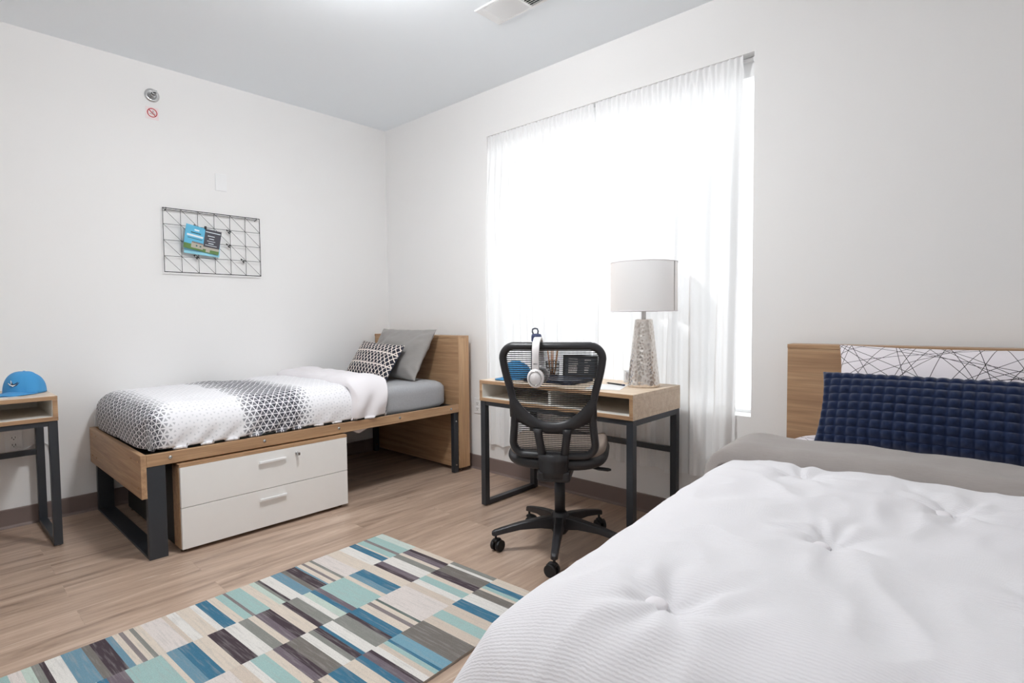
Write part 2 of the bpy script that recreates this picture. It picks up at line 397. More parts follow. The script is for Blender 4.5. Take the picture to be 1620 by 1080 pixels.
def leaflet():
    y0 = -1.5984; y1, z1 = -1.4742, 1.7408; y2 = -1.3762
    t = thing('folded_leaflet', 'folded leaflet with light blue and dark pages clipped to the wire grid', 'leaflet', (GX + .012, y1, z1))
    C = {k: lin(v) for k, v in dict(blue=(96, 182, 216), dark=(58, 56, 66), photo=(176, 170, 156), green=(88, 122, 62), white=(232, 240, 244), teal=(60, 110, 120), lb=(150, 214, 232)).items()}
    mats = [plain('leaflet_' + k, v, .5, var=.02) for k, v in dict(blue=(96, 182, 216), dark=(60, 58, 68), photo=(178, 172, 158), green=(90, 124, 64), white=(228, 238, 242), teal=(52, 96, 108), lb=(150, 214, 232), roof=(120, 104, 100)).items()]
    HH = .158
    def page(name, w, rz, base, rows, x0=0):
        b = new()
        box(b, -.0006, .0006, min(0, w), max(0, w), -HH, 0, base)
        for (u0, u1, v0, v1, mi, lift) in rows:
            a, c = sorted((u0 * w, u1 * w)); box(b, .0006, .0006 + lift, a, c, -v1 * HH, -v0 * HH, mi)
        o = obj(name, b, mats, t); o.rotation_euler = (-.16, 0, rz); return o
    page('cover_page', -(y1 - y0), .16, 0, [(.30, .55, .14, .2, 4, .0003), (.2, .72, .27, .32, 5, .0003), (.06, .9, .38, .46, 4, .0003), (.1, .85, .52, .55, 5, .0003),
        (0, 1, .78, 1, 3, .0003), (0, .62, .70, .92, 2, .0005), (.02, .6, .66, .71, 7, .0006), (.1, .18, .78, .84, 5, .0008), (.3, .38, .78, .84, 5, .0008), (0, .3, .93, 1, 3, .0008)])
    page('inner_page', (y2 - y1) * 1.02, -.1, 1, [(.05, .95, .1, .13, 4, .0003), (.2, .62, .26, .29, 4, .0003), (.3, .6, .37, .4, 4, .0003), (.2, .7, .48, .5, 4, .0003), (.3, .62, .57, .6, 4, .0003), (.12, .82, .66, .68, 4, .0003),
        (0, 1, .76, .86, 2, .0003), (0, 1, .86, 1, 3, .0003), (.2, .45, .86, .97, 2, .0006)])
    b = new(); box(b, -.006, -.005, -.12, (y2 - y1), -HH * 1.13, -.02, 6); obj('back_page', b, mats, t).rotation_euler = (-.08, 0, 0)
    b = new(); box(b, -.004, .006, -.006, .006, -.006, .016); b2 = obj('binder_clip', b, M_BLK2, t, bevel=.001)
leaflet()

# ---------------------------------------------------------------- bed frames
def bed_frame(name, label, loc):
    t = thing(name, label, 'bed frame', loc, 0, 'matching oak and charcoal bed frames')
    W = 1.06
    b = new(); box(b, 0, W - .0, -.107, -.105, .03, 1.0); b.free()
    b = new(); box(b, .0, W - .004, -.105, -.006, .03, .982); hb = obj('headboard', b, M_OAK, t, bevel=.0015)
    b = new(); box(b, -.001, W, -.107, -.004, .982, 1.0); obj('headboard_cap', b, M_OAK, t, bevel=.0015)
    b = new(); box(b, W - .004, W, -.106, -.005, .03, .982); tag(obj('headboard_edge', b, M_OAKZ, t, bevel=.001), 'lighter upright edge of the headboard')
    for x in (.05, W - .05):
        for y in (-.03,):
            b = new(); cyl(b, (x, y - .02, 0), (x, y - .02, .012), .014); cyl(b, (x, y - .02, .01), (x, y - .02, .032), .006); obj('leveller_foot', b, M_CHROME, t)
    for x in (.005, W - .045):     # head-end steel posts
        b = new(); box(b, x, x + .035, -.15, -.108, .004, .447); p_ = obj('head_post', b, M_STEEL, t, bevel=.002)
        for z in (.06, .38):
            b = new(); cyl(b, (x + .0345, -.13, z), (x + .038, -.13, z), .006, 12); obj('bolt', b, M_CHROME, p_)
    L0 = -2.065
    for x0, x1, sgn in ((W - .022, W, 1), (0, .022, -1)):
        b = new(); box(b, x0, x1, L0, -.107, .445, .502); r_ = obj('side_rail', b, M_OAKY, t, bevel=.002)
        if sgn > 0:
            for y in (-1.966, -1.516, -1.072, -.63, -.184):
                b = new(); lathe_x(b, [(.009, 0), (.009, .002), (.006, .004), (.003, .0045)], 14); o = obj('bolt', b, M_CHROME, r_); o.location = (W, y, .476)
    b = new(); box(b, 0, W, L0 - .024, L0, .298, .504); fp = obj('foot_panel', b, M_OAK, t, bevel=.002)
    for x in (.06, .16, W - .16, W - .05):
        for z in (.345, .47):
            b = new(); cyl(b, (x, L0 - .0235, z), (x, L0 - .027, z), .005, 12); obj('bolt_cap', b, M_OAKY, fp)
    # foot end steel loop
    b = new()
    y0, y1 = L0, L0 + .078
    box(b, W - .036, W - .004, y0, y1, 0, .445); box(b, 0.0, .032, y0, y1, 0, .445); box(b, .03, W - .034, y0, y1, 0, .012); box(b, .03, W - .034, y0, y1, .425, .445)
    obj('foot_leg_loop', b, M_STEEL, t, bevel=.002)
    b = new(); box(b, .024, W - .024, L0 + .002, -.108, .452, .49)
    obj('mattress_deck', b, M_BLK2, t)
    return t
bedA = bed_frame('bed_frame', 'low oak bed frame with charcoal legs along the left wall', (.02, -.052, 0))
RB = math.radians(2.0); PB = Vector((3.297, -.062, 0))
ROT = Matrix.Translation(PB) @ Matrix.Rotation(RB, 4, 'Z') @ Matrix.Translation(-PB)
bedB = dup(bedA, tuple(PB), RB, 'oak bed frame under the white tufted comforter, nearest the viewer')

def mattress(name, x0, x1, y0, y1, z0, z1, mat, label, r=.055, rise=0):
    b = new()
    cx, cy = (x0 + x1) / 2, (y0 + y1) / 2; hx, hy = (x1 - x0) / 2, (y1 - y0) / 2
    NU, NV = 120, 24
    def fn(u, v):      # closed loop around x, rounded box section rings from top centre to bottom centre
        a = u * 2 * PI
        ca, sa = math.cos(a), math.sin(a); k = 1 / (abs(ca) ** 9 + abs(sa) ** 9) ** (1 / 9)
        s = v
        if s < .45: rr = s / .45; z = z1; q = rr * (1 - r / hx)
        elif s < .6:
            w_ = (s - .45) / .15 * PI / 2; q = 1 - r / hx + math.sin(w_) * r / hx; z = z1 - r + math.cos(w_) * r
        elif s < .9: q = 1; z = z1 - r + (z0 + .02 - z1 + r) * (s - .6) / .3
        else: q = 1 - (s - .9) / .1 * .03; z = z0 + .02 * (1 - (s - .9) / .1)
        x = cx + hx * q * k * ca; y = cy + (hy - hx + hx * 1) * q * k * sa
        if .45 < s < .9: 
            d = .004 * nz(x * 9 + z * 14, y * 9 - z * 10, 3)
            x += d * ca; y += d * sa
        return (x, y, z + .003 * nz(x * 6, y * 6, 2) + rise * sm(-.85, -.7, y) * (s < .75))
    V = grid(b, fn, NU, NV, closed_u=True)
    b.faces.new([V[i][NV] for i in range(NU)])
    bmesh.ops.remove_doubles(b, verts=b.verts, dist=1e-5)
    return tag(obj(name, b, mat), label, 'mattress')
def fabric(name, rgb, var=.08, sc=(500, 500, 500), bump=.15, rough=.9, sheen=.2):
    t = NT(name); c = lin(rgb)
    n = t.n('ShaderNodeTexNoise', i_Scale=1.0, i_Detail=2.0); t.l(t.coords('Object', sc), n.inputs[0])
    t.l(t.mix(n.outputs[0], tuple(v * (1 - var) for v in c[:3]) + (1,), tuple(min(1, v * (1 + var)) for v in c[:3]) + (1,)), t.b.inputs['Base Color'])
    t.b.inputs['Roughness'].default_value = rough; t.b.inputs['Sheen Weight'].default_value = sheen
    t.b.inputs['Specular IOR Level'].default_value = .2
    t.bump(n.outputs[0], bump, .001); return t.m
M_SHEET = fabric('grey_sheet', (164, 165, 168), .1, (25, 90, 90), .25)
M_GPIL = fabric('grey_pillow_cotton', (150, 146, 143), .07, (30, 30, 260), .3)
M_FOLD = fabric('grey_comforter_lining', (158, 151, 147), .1, (30, 500, 500), .35)
M_WFOLD = fabric('white_comforter_lining', (234, 230, 233), .02)
M_NAVY = fabric('navy_velvet', (12, 30, 64), .15, (300, 300, 300), .2, .8, .3)
M_NAVYB = fabric('navy_backing', (24, 32, 60), .1)

def tri_mat():
    """white quilt cover with bands of small dark triangles that thin out into white"""
    t = NT('triangle_print_cotton')
    uv = t.n('ShaderNodeTexCoord').outputs['UV']; sp = t.n('ShaderNodeSeparateXYZ'); t.l(uv, sp.inputs[0])
    u, v = sp.outputs[0], sp.outputs[1]       # u across the bed, v along it from the foot edge
    P = .034
    k = []
    for ang in (PI / 2 - PI / 2, PI / 3, 2 * PI / 3):
        d = t.math('ADD', t.math('MULTIPLY', u, math.sin(ang + PI / 2)), t.math('MULTIPLY', v, math.cos(ang + PI / 2)))
        k.append(t.math('DIVIDE', d, P * .866))
    # distance to nearest line in each family
    ds = [t.math('ABSOLUTE', t.math('SUBTRACT', t.math('FRACT', q), .5)) for q in k]
    ds = [t.math('SUBTRACT', .5, d) for d in ds]
    mn = t.math('MINIMUM', t.math('MINIMUM', ds[0], ds[1]), ds[2])
    fl = t.math('ADD', t.math('ADD', t.math('FLOOR', k[0]), t.math('FLOOR', k[1])), t.math('FLOOR', k[2]))
    par = t.math('ABSOLUTE', t.math('MODULO', fl, 2.0))
    # strength along the bed, ramp over v in metres (0..1.5)
    wob = t.n('ShaderNodeTexNoise', i_Scale=26.0); t.l(uv, wob.inputs[0])
    vv = t.math('ADD', v, t.math('MULTIPLY', t.math('SUBTRACT', wob.outputs[0], .5), .06))
    st = t.ramp(t.math('DIVIDE', vv, 1.5), [(0, (.92,) * 3 + (1,)), (.115, (.95,) * 3 + (1,)), (.15, (.55,) * 3 + (1,)), (.18, (.2,) * 3 + (1,)), (.28, (.24,) * 3 + (1,)), (.375, (.2,) * 3 + (1,)), (.39, (.75,) * 3 + (1,)), (.45, (.96,) * 3 + (1,)), (.58, (.97,) * 3 + (1,)), (.635, (.55,) * 3 + (1,)), (.65, (.2,) * 3 + (1,)), (1, (.2,) * 3 + (1,))])
    thr = t.math('SUBTRACT', .36, t.math('MULTIPLY', st, .28))
    on = t.math('GREATER_THAN', mn, t.math('MULTIPLY', thr, .75))
    # tone: dark where strong, pale grey where weak
    tone = t.mix(t.math('MULTIPLY_ADD', st, 1.3, -.3), lin((212, 212, 216)), lin((46, 46, 58)))
    light = t.mix(.08, tone, lin((236, 235, 238)))
    two = t.mix(t.math('GREATER_THAN', par, .5), tone, light)
    base = lin((236, 235, 238))
    col = t.mix(on, base, two)
    t.l(col, t.b.inputs['Base Color']); t.b.inputs['Roughness'].default_value = .85; t.b.inputs['Specular IOR Level'].default_value = .2
    n = t.n('ShaderNodeTexNoise', i_Scale=300.0); t.l(t.coords(), n.inputs[0]); t.bump(n.outputs[0], .1, .001)
    return t.m
M_TRI = tri_mat()

mattress('mattress', .068, 1.026, -2.085, -.165, .492, .676, M_SHEET, 'mattress in a grey fitted sheet on the low bed by the left wall')

def rcurve(s, r, drop):
    """arc-length s past the shoulder start -> (outward, down)"""
    if s <= 0: return 0, 0
    q = r * PI / 2
    if s < q: a = s / r; return r * math.sin(a), r * (1 - math.cos(a))
    return r, r + (s - q)

def drape(bm, X0, X1, Y0, Y1, ztop, rx, ry, dL, dR, dF, dH, NU, NV, disp, zmin=None, uvo=(0, 0), mi=0, warp=None):
    """quilt surface: flat between X0..X1 / Y0..Y1 then rolls over each side by arc length d*; Y0 is the foot (more negative)"""
    S0, S1 = -dL, (X1 - X0) + dR; T0, T1 = -dF, (Y1 - Y0) + dH
    def fn(u, v):
        s = S0 + (S1 - S0) * u; tt = T0 + (T1 - T0) * v
        ox = oy = 0; dx = dy = 0
        x = X0 + min(max(s, 0), X1 - X0); y = Y0 + min(max(tt, 0), Y1 - Y0)
        if s < 0: o, dx = rcurve(-s, rx, 0); ox = -o
        if s > X1 - X0: o, dx = rcurve(s - (X1 - X0), rx, 0); ox = o
        if tt < 0: o, dy = rcurve(-tt, ry, 0); oy = -o
        if tt > Y1 - Y0: o, dy = rcurve(tt - (Y1 - Y0), ry, 0); oy = o
        if ox and oy and not warp:
            m = math.hypot(ox / rx, oy / ry)
            if m > 1: ox /= m ** .8; oy /= m ** .8
        drop = math.hypot(dx, dy) if min(dx, dy) > 0 else max(dx, dy)
        z = ztop - drop
        nx = ox / rx; ny = oy / ry; nzz = max(0, 1 - math.hypot(nx, ny))
        n = Vector((nx, ny, nzz)); n = n.normalized() if n.length > 0 else Vector((0, 0, 1))
        p = Vector((x + ox, y + oy, z)) + n * disp(x + ox, y + oy, z, s, tt, drop)
        if warp: p = warp(p)
        if zmin is not None and p.z < zmin: p.z = zmin + .15 * 0
        return p
    return grid(bm, fn, NU, NV, uvfn=lambda u, v: (S0 + (S1 - S0) * u + uvo[0], (T1 - T0) * v + uvo[1]), mi=mi)

# quilt on the low bed
qz = .722
def dispA(x, y, z, s, tt, drop):
    d = .012 * nz(x * 4, y * 4, 1) + .006 * nz(x * 11, y * 11, 2)
    side = sm(.06, .2, drop)
    k = 1 - sm(-1.45, -1.25, y) * .7
    if x > .9 and y > -2.02: d += side * k * .012 * (1 - .6 * sm(.17, .22, drop)) * math.sin(y * 52 + 34 * drop + 3 * nz(y * 5, 4)) * sm(.08, .22, drop)
    d -= .006 * sm(.14, .24, drop)
    d += .012 * sm(0, .5, x) * (1 - sm(.6, 1.0, x))
    return d
b = new()
drape(b, .15, .935, -1.99, -.93, qz, .13, .13, .24, .32, .31, .0, 130, 190, dispA, zmin=.517, uvo=(.3, -.055))
q = thing('quilt', 'white quilt with bands of dark triangles on the low bed', 'quilt', (0, 0, 0))
obj('quilt_cover', b, M_TRI, q, solid=.012, off=-1, normals=False)
b = new()   # turned back end, puffy, plain white side up
def dispB(x, y, z, s, tt, drop):
    e = min(tt + .085, .40 - tt)
    d = .016 * nz(x * 5, y * 7, 8) + .006 * nz(x * 16, y * 16, 2)
    side = sm(.05, .2, drop)
    if x > .9: d += side * .012 * math.sin(y * 40 + 20 * drop + 4 * nz(y * 6, 9))
    d -= .008 * sm(.17, .26, drop)
    return d
drape(b, .155, .945, -.985, -.79, qz + .046, .15, .05, .24, .36, .085, .085, 130, 60, dispB, zmin=.517)
obj('turned_back_end', b, M_WFOLD, q, solid=.012, off=-1, normals=False)
b = new()
b.free()

b = new()
grid(b, lambda u, v: (1.03 - .02 * v + .006 * math.sin(u * 9), -1.00 + .15 * u, .447 - (.034 * math.sin(PI * min(1, u * 1.1 + .08)) + .002) * v), 24, 6)
obj('hanging_hem', b, M_WFOLD, q, solid=.004, off=0)

def pillow_bm(w, h, t, N=36, pinch=.06, wr=.006, seed=0, flange=0, puff=None, mats=(0, 0), p=2.6):
    b = new(); uv = b.loops.layers.uv.verify()
    for side in (1, -1):
        V = []
        for i in range(N + 1):
            row = []
            for j in range(N + 1):
                u = -math.cos(PI * i / N) if puff is None else -1 + 2 * i / N
                v = -math.cos(PI * j / N) if puff is None else -1 + 2 * j / N
                e = max(0, (1 - abs(u) ** p)) ** .55 * max(0, (1 - abs(v) ** p)) ** .55
                x = u * w / 2 * (1 - pinch * (1 - v * v)); y = v * h / 2 * (1 - pinch * (1 - u * u))
                z = side * t / 2 * e
                edge = min(1, e * 2)
                z += side * wr * edge * (nz(x * 9 + seed, y * 9, seed) + .6 * nz(x * 22, y * 22, seed + 3))
                cr = (abs(u) * abs(v)) ** 3
                z += side * wr * 1.5 * cr * edge * math.sin(math.atan2(v, u) * 22)
                if puff: z += side * puff(x, y) * min(1, e * 7)
                row.append(b.verts.new((x, z if True else 0, y + h / 2)))
            V.append(row)
        for i in range(N):
            for j in range(N):
                q = (V[i][j], V[i + 1][j], V[i + 1][j + 1], V[i][j + 1])
                f_ = b.faces.new(q if side < 0 else q[::-1]); f_.smooth = True; f_.material_index = mats[0] if side < 0 else mats[1]
                for lp in f_.loops: lp[uv].uv = (lp.vert.co.x, lp.vert.co.z)
    bmesh.ops.remove_doubles(b, verts=b.verts, dist=1e-5)
    return b      # front side faces -y, stands on z=0

b = pillow_bm(.67, .42, .15, wr=.014, seed=2)
o = obj('pillow', b, M_GPIL); o.location = (.57, -.425, .684); o.rotation_euler = (-.53, 0, .0)
tag(o, 'plain grey pillow leaning on the headboard of the low bed', 'pillow')

def tribal_mat():
    t = NT('navy_white_woven_print')
    uv = t.n('ShaderNodeTexCoord').outputs['UV']; sp = t.n('ShaderNodeSeparateXYZ'); t.l(uv, sp.inputs[0]); u, v = sp.outputs[0], sp.outputs[1]
    P = .075
    def tri(x, per): return t.math('MULTIPLY', t.math('ABSOLUTE', t.math('SUBTRACT', t.math('FRACT', t.math('DIVIDE', x, per)), .5)), 2.0)
    zig = tri(u, P)                                      # 0..1
    row = t.math('FRACT', t.math('DIVIDE', v, .1))      # 0..1
    d1 = t.math('ABSOLUTE', t.math('SUBTRACT', t.math('FRACT', t.math('MULTIPLY', t.math('SUBTRACT', row, t.math('MULTIPLY', zig, .5)), 2.0)), .5))
    d2 = t.math('ABSOLUTE', t.math('SUBTRACT', t.math('FRACT', t.math('MULTIPLY', t.math('ADD', row, t.math('MULTIPLY', zig, .5)), 2.0)), .5))
    l1 = t.math('LESS_THAN', d1, .10); l2 = t.math('LESS_THAN', d2, .08)
    band = t.math('LESS_THAN', t.math('ABSOLUTE', t.math('SUBTRACT', row, .04)), .045)
    dots = t.math('LESS_THAN', t.math('ADD', t.math('ABSOLUTE', t.math('SUBTRACT', zig, .5)), t.math('ABSOLUTE', t.math('SUBTRACT', row, .5))), .13)
    a = t.math('MAXIMUM', t.math('MAXIMUM', l1, l2), t.math('MAXIMUM', band, dots))
    t.l(t.mix(a, lin((38, 38, 50)), lin((232, 222, 214))), t.b.inputs['Base Color'])
    t.b.inputs['Roughness'].default_value = .9
    n = t.n('ShaderNodeTexNoise', i_Scale=500.0); t.l(t.coords(), n.inputs[0]); t.bump(n.outputs[0], .2, .001); return t.m
M_TRIB = tribal_mat()
b = pillow_bm(.50, .30, .11, seed=5, mats=(0, 1), wr=.004, pinch=.05)
o = obj('cushion', b, [M_TRIB, M_NAVYB]); o.location = (.54, -.60, .697); o.rotation_euler = (-.6, .05, .05)
tag(o, 'small oblong cushion with navy and white zigzag print on the low bed', 'cushion')

# ---------------------------------------------------------------- under-bed drawers
t = thing('underbed_drawer_unit', 'two drawer storage unit with white fronts under the low bed', 'drawer unit', (.15, -1.99, 0))
D = .94; LY = .9
b = new(); box(b, 0, D - .09, 0, .018, .02, .432); tag(obj('end_panel', b, M_BLK2, t), 'rear part of the end panel, blackened as shade under the bed')  # black colour stands in for the shade under the bed
b = new(); box(b, D - .09, D, 0, .018, .02, .432); box(b, 0, D, LY - .018, LY, .02, .432); box(b, 0, D, .018, LY - .018, .02, .038); box(b, 0, D + .018, -.0, LY, .422, .438); box(b, 0, .012, .018, LY - .018, .038, .422)
obj('cabinet_body', b, M_OAKY, t, bevel=.001)
for z0, z1 in ((.020, .2215), (.2245, .421)):
    b = new(); box(b, D + .001, D + .019, .003, LY - .002, z0, z1); dr = obj('drawer', b, M_WHITE, t, bevel=.001)
    zc = .373 if z1 > .3 else .172
    b = new(); box(b, D + .026, D + .035, .375, .52, zc - .006, zc + .006); box(b, D + .018, D + .03, .385, .393, zc - .005, zc + .005); box(b, D + .018, D + .03, .502, .51, zc - .005, zc + .005)
    obj('handle', b, M_PLATE, dr, bevel=.002)
    if z1 > .3:
        b = new(); lathe_x(b, [(.010, 0), (.010, .006), (.008, .008)], 18); lk = obj('lock', b, M_CHROME, dr); lk.location = (D + .019, .585, .385)
        b = new(); box(b, D + .024, D + .05, .583, .5865, .379, .391); box(b, D + .034, D + .05, .578, .5915, .377, .393); obj('key', b, M_CHROME, dr, bevel=.001)
for x in (.03, D - .03):
    for y in (.02, LY - .03):
        b = new(); cyl(b, (x, y, 0), (x, y, .022), .014); obj('glide_foot', b, M_CHROME, t)

# ---------------------------------------------------------------- desks
M_INNER = plain('white_inner_laminate', (228, 226, 220), .45, var=.01)
def desk(label, loc, rz):
    t = thing('desk', label, 'desk', loc, rz, 'matching oak desks with charcoal legs')
    W, Dp = 1.035, .495; zt, zb = .76, .636
    b = new(); box(b, 0, W, -Dp, 0, zt - .02, zt); obj('desktop', b, M_OAKL, t, bevel=.0012)
    b = new(); box(b, 0, W, -Dp, 0, zb, zb + .02); obj('lower_shelf', b, M_OAKL, t, bevel=.0012)
    for x0 in (0, W - .02):
        b = new(); box(b, x0, x0 + .02, -Dp, 0, zb + .02, zt - .02); obj('side_panel', b, M_OAKL, t, bevel=.001)
    b = new(); box(b, .0205, W - .0205, -.014, -.003, zb + .02, zt - .02); box(b, W / 2 - .009, W / 2 + .009, -Dp + .02, -.014, zb + .0205, zt - .0205)
    box(b, .0202, .0222, -Dp + .004, -.014, zb + .0205, zt - .0205); box(b, W - .0222, W - .0202, -Dp + .004, -.014, zb + .0205, zt - .0205)
    box(b, .0225, W - .0225, -Dp + .004, -.014, zb + .0202, zb + .0215)
    tag(obj('inner_lining', b, M_INNER, t), 'white inner faces and divider of the open shelf')
    for q_ in ((0, W, zt - .0195, zt - .0005), (0, W, zb + .0005, zb + .0195), (.0005, .0195, zb + .0205, zt - .0205), (W - .0195, W - .0005, zb + .0205, zt - .0205)):
        b = new(); box(b, q_[0], q_[1], -Dp - .0008, -Dp - .00005, q_[2], q_[3]); tag(obj('edge_band', b, M_OAK, t), 'darker oak edge band')
    s = .036
    for x0 in (.002, W - .002 - s):
        b = new()
        box(b, x0, x0 + s, -Dp + .004, -Dp + .004 + s, .006, zb - .001); box(b, x0, x0 + s, -.004 - s, -.004, .006, zb - .001)
        box(b, x0, x0 + s, -Dp + .004 + s, -.004 - s, .006, .006 + .026); box(b, x0, x0 + s, -Dp + .004 + s, -.004 - s, zb - .029, zb - .001)
        lg = obj('leg_frame', b, M_STEEL, t, bevel=.0015)
        for y in (-Dp + .022, -.022):
            b = new(); cyl(b, (x0 + s / 2, y, 0), (x0 + s / 2, y, .007), .012, 14); obj('glide', b, M_CHROME, lg)
    b = new(); box(b, s, W - s, -.034, -.010, .395, .425); obj('rear_crossbar', b, M_STEEL, t, bevel=.0015)
    b = new(); box(b, s, W - s, -Dp + .008, -Dp + .034, zb - .026, zb - .001); obj('front_rail', b, M_STEEL, t, bevel=.0015)
    return t
dk = desk('oak writing desk in front of the curtained window, behind the office chair', (1.70, -.056, 0), 0)
dup(dk, (.032, -2.352 - 1.035, 0), PI / 2, 'oak desk at the left edge against the left wall, holding the blue cap')

# ---------------------------------------------------------------- table lamp
t = thing('table_lamp', 'table lamp with hammered silver base and white drum shade on the desk', 'lamp', (2.61, -.225, .76))
HM = NT('hammered_silver'); vo = HM.n('ShaderNodeTexVoronoi', i_Scale=72.0); HM.l(HM.coords('Object', (1, 1, .8)), vo.inputs[0])
HM.l(HM.ramp(vo.outputs[0], [(.0, lin((196, 184, 174))), (.6, lin((228, 222, 216)))]), HM.b.inputs['Base Color'])
HM.b.inputs['Metallic'].default_value = .9; HM.b.inputs['Roughness'].default_value = .24; HM.bump(vo.outputs[0], .6, .004)
b = new(); lathe(b, [(.080, 0), (.084, .004), (.083, .02), (.047, .345), (.046, .352), (.038, .356)], seg=48); obj('lamp_base', b, HM.m, t)
b = new(); lathe(b, [(.012, .355), (.012, .40), (.016, .402), (.016, .43), (.010, .435)], seg=20); obj('neck', b, M_PLATE, t)
b = new(); lathe(b, [(.172, .395), (.172, .400), (.171, .648), (.171, .652)], seg=64, cap=False); sh = obj('lamp_shade', b, M_SHADE, t)
b = new(); tube(b, [(.1725 * math.cos(a * PI / 32), .1725 * math.sin(a * PI / 32), .397) for a in range(64)], .002, 6, closed=True); obj('shade_ring', b, M_WFOLD, sh); b = new(); tube(b, [(.1715 * math.cos(a * PI / 32), .1715 * math.sin(a * PI / 32), .65) for a in range(64)], .002, 6, closed=True); obj('shade_ring', b, M_WFOLD, sh)
b = new(); a0 = 0.0; box(b, -.0015, .0015, -.001, .001, .40, .648); o = obj('shade_seam', b, M_FOLD, sh); o.location = (.1725 * math.cos(a0), .1725 * math.sin(a0), 0)
b = new(); cyl(b, (-.17, 0, .63), (.17, 0, .63), .0018, 8); cyl(b, (0, -.17, .63), (0, .17, .63), .0018, 8); cyl(b, (0, 0, .43), (0, 0, .66), .003, 8); obj('shade_spider', b, M_CHROME, t)
b = new(); lathe(b, [(.014, .435), (.028, .47), (.03, .49), (.02, .52), (.006, .53)], seg=20); obj('bulb', b, M_PLATE, t)

# ---------------------------------------------------------------- office chair
CH = thing('office_chair', 'black mesh-back swivel office chair pulled up to the window desk', 'chair', (2.425, -.715, 0), math.radians(30.5))
lean = lambda z: -.235 - .055 * sm(.6, 1.05, z) - .03 * (1 - sm(.45, .62, z)) * -1
wrap = lambda x: .028 * (x / .23) ** 2
def halfw(z):
    return .208 - .016 * math.sin(PI * sm(.47, .95, z)) + .032 * sm(.70, 1.0, z)
def bp(x, z, off=0): return Vector((x, lean(z) + wrap(x) + off, z))
ring = []
zT, zB, rc = 1.005, .508, .055
def ring_pts(n=14):
    P = []
    def hw(z): return halfw(z) - .017
    for k in range(n + 1): z = zB + rc + (zT - zB - 2 * rc) * k / n; P.append((hw(z), z))
    for k in range(1, 9): a = PI / 2 * k / 9; P.append((hw(zT - rc) - rc + rc * math.cos(a) , zT - rc + rc * math.sin(a)))
    for k in range(0, 13): P.append((hw(zT) - rc - (2 * (hw(zT) - rc)) * k / 12, zT))
    for k in range(1, 9): a = PI / 2 * k / 9; P.append((-hw(zT - rc) + rc - rc * math.sin(a), zT - rc + rc * math.cos(a)))
    for k in range(n + 1): z = zT - rc - (zT - zB - 2 * rc) * k / n; P.append((-hw(z), z))
    for k in range(1, 9): a = PI / 2 * k / 9; P.append((-hw(zB + rc) + rc - rc * math.cos(a), zB + rc - rc * math.sin(a)))
    for k in range(0, 13): P.append((-hw(zB) + rc + (2 * (hw(zB) - rc)) * k / 12, zB))
    for k in range(1, 9): a = PI / 2 * k / 9; P.append((hw(zB + rc) - rc + rc * math.sin(a), zB + rc - rc * math.cos(a)))
    return P
RP = ring_pts()
b = new(); tube(b, [bp(x, z) for x, z in RP], .0215, 12, closed=True, flat=(1.0, .8)); bmesh.ops.remove_doubles(b, verts=b.verts, dist=1e-4)
obj('backrest_frame', b, M_BLK, CH)
b = new()
n = 54
for k in range(n):
    z = zB + .012 + (zT - zB - .024) * k / (n - 1)
    hw = halfw(z) - .018
    if z > zT - rc: hw -= rc - math.sqrt(max(0, rc ** 2 - (z - zT + rc) ** 2))
    if z < zB + rc: hw -= rc - math.sqrt(max(0, rc ** 2 - (zB + rc - z) ** 2))
    pts = [bp(-hw + 2 * hw * i / 10, z, .006) for i in range(11)]
    tube(b, pts, .0021, 6)
for k in range(26):
    x = -.2 + .4 * k / 25
    pts = [bp(x * halfw(z) / .22, z, .007) for z in [zB + .01 + (zT - zB - .02) * i / 10 for i in range(11)]]
    tube(b, pts, .0003, 4)
tag(obj('mesh_panel', b, M_BLK2, CH), 'see-through black mesh of horizontal strands')
# back support bracket: two arms sweeping down to a central column
b = new()
def ribbon(b, up_, lo_, o0, th):
    R = []
    for (ux, uz), (lx, lz) in zip(up_, lo_):
        A = bp(ux, uz, o0); B = bp(lx, lz, o0); Mx = (A + B) / 2 + Vector((0, -.008, 0))
        R.append([b.verts.new(v) for v in (A, Mx, B, B + Vector((0, th, 0)), A + Vector((0, th, 0)))])
    for P, Q in zip(R, R[1:]):
        for k in range(5): b.faces.new((P[k], P[(k + 1) % 5], Q[(k + 1) % 5], Q[k])).smooth = True
    b.faces.new(R[0]); b.faces.new(R[-1][::-1])
NN = 28; U, Lw = [], []
for k in range(NN + 1):
    s = -1 + 2 * k / NN
    x = s * .192; U.append((x, .664 + .150 * abs(s) ** 2.3)); 
    xl = s * .195; Lw.append((xl, .613 + .070 * abs(s) ** 1.7))
ribbon(b, U, Lw, -.016, .014)
for sg in (-1, 1):
    top = [(sg * .088, .635), (sg * .082, .61), (sg * .074, .56), (sg * .067, .50), (sg * .06, .44)]
    inn = [(sg * .045, .635), (sg * .047, .61), (sg * .040, .56), (sg * .033, .51), (sg * .030, .44)]
    ribbon(b, top, inn, -.022, .02)
ribbon(b, [(-.066, .515), (-.066, .48), (-.062, .44), (-.055, .405)], [(.066, .515), (.066, .48), (.062, .44), (.055, .405)], -.03, .045)
obj('back_support', b, M_BLK, CH)
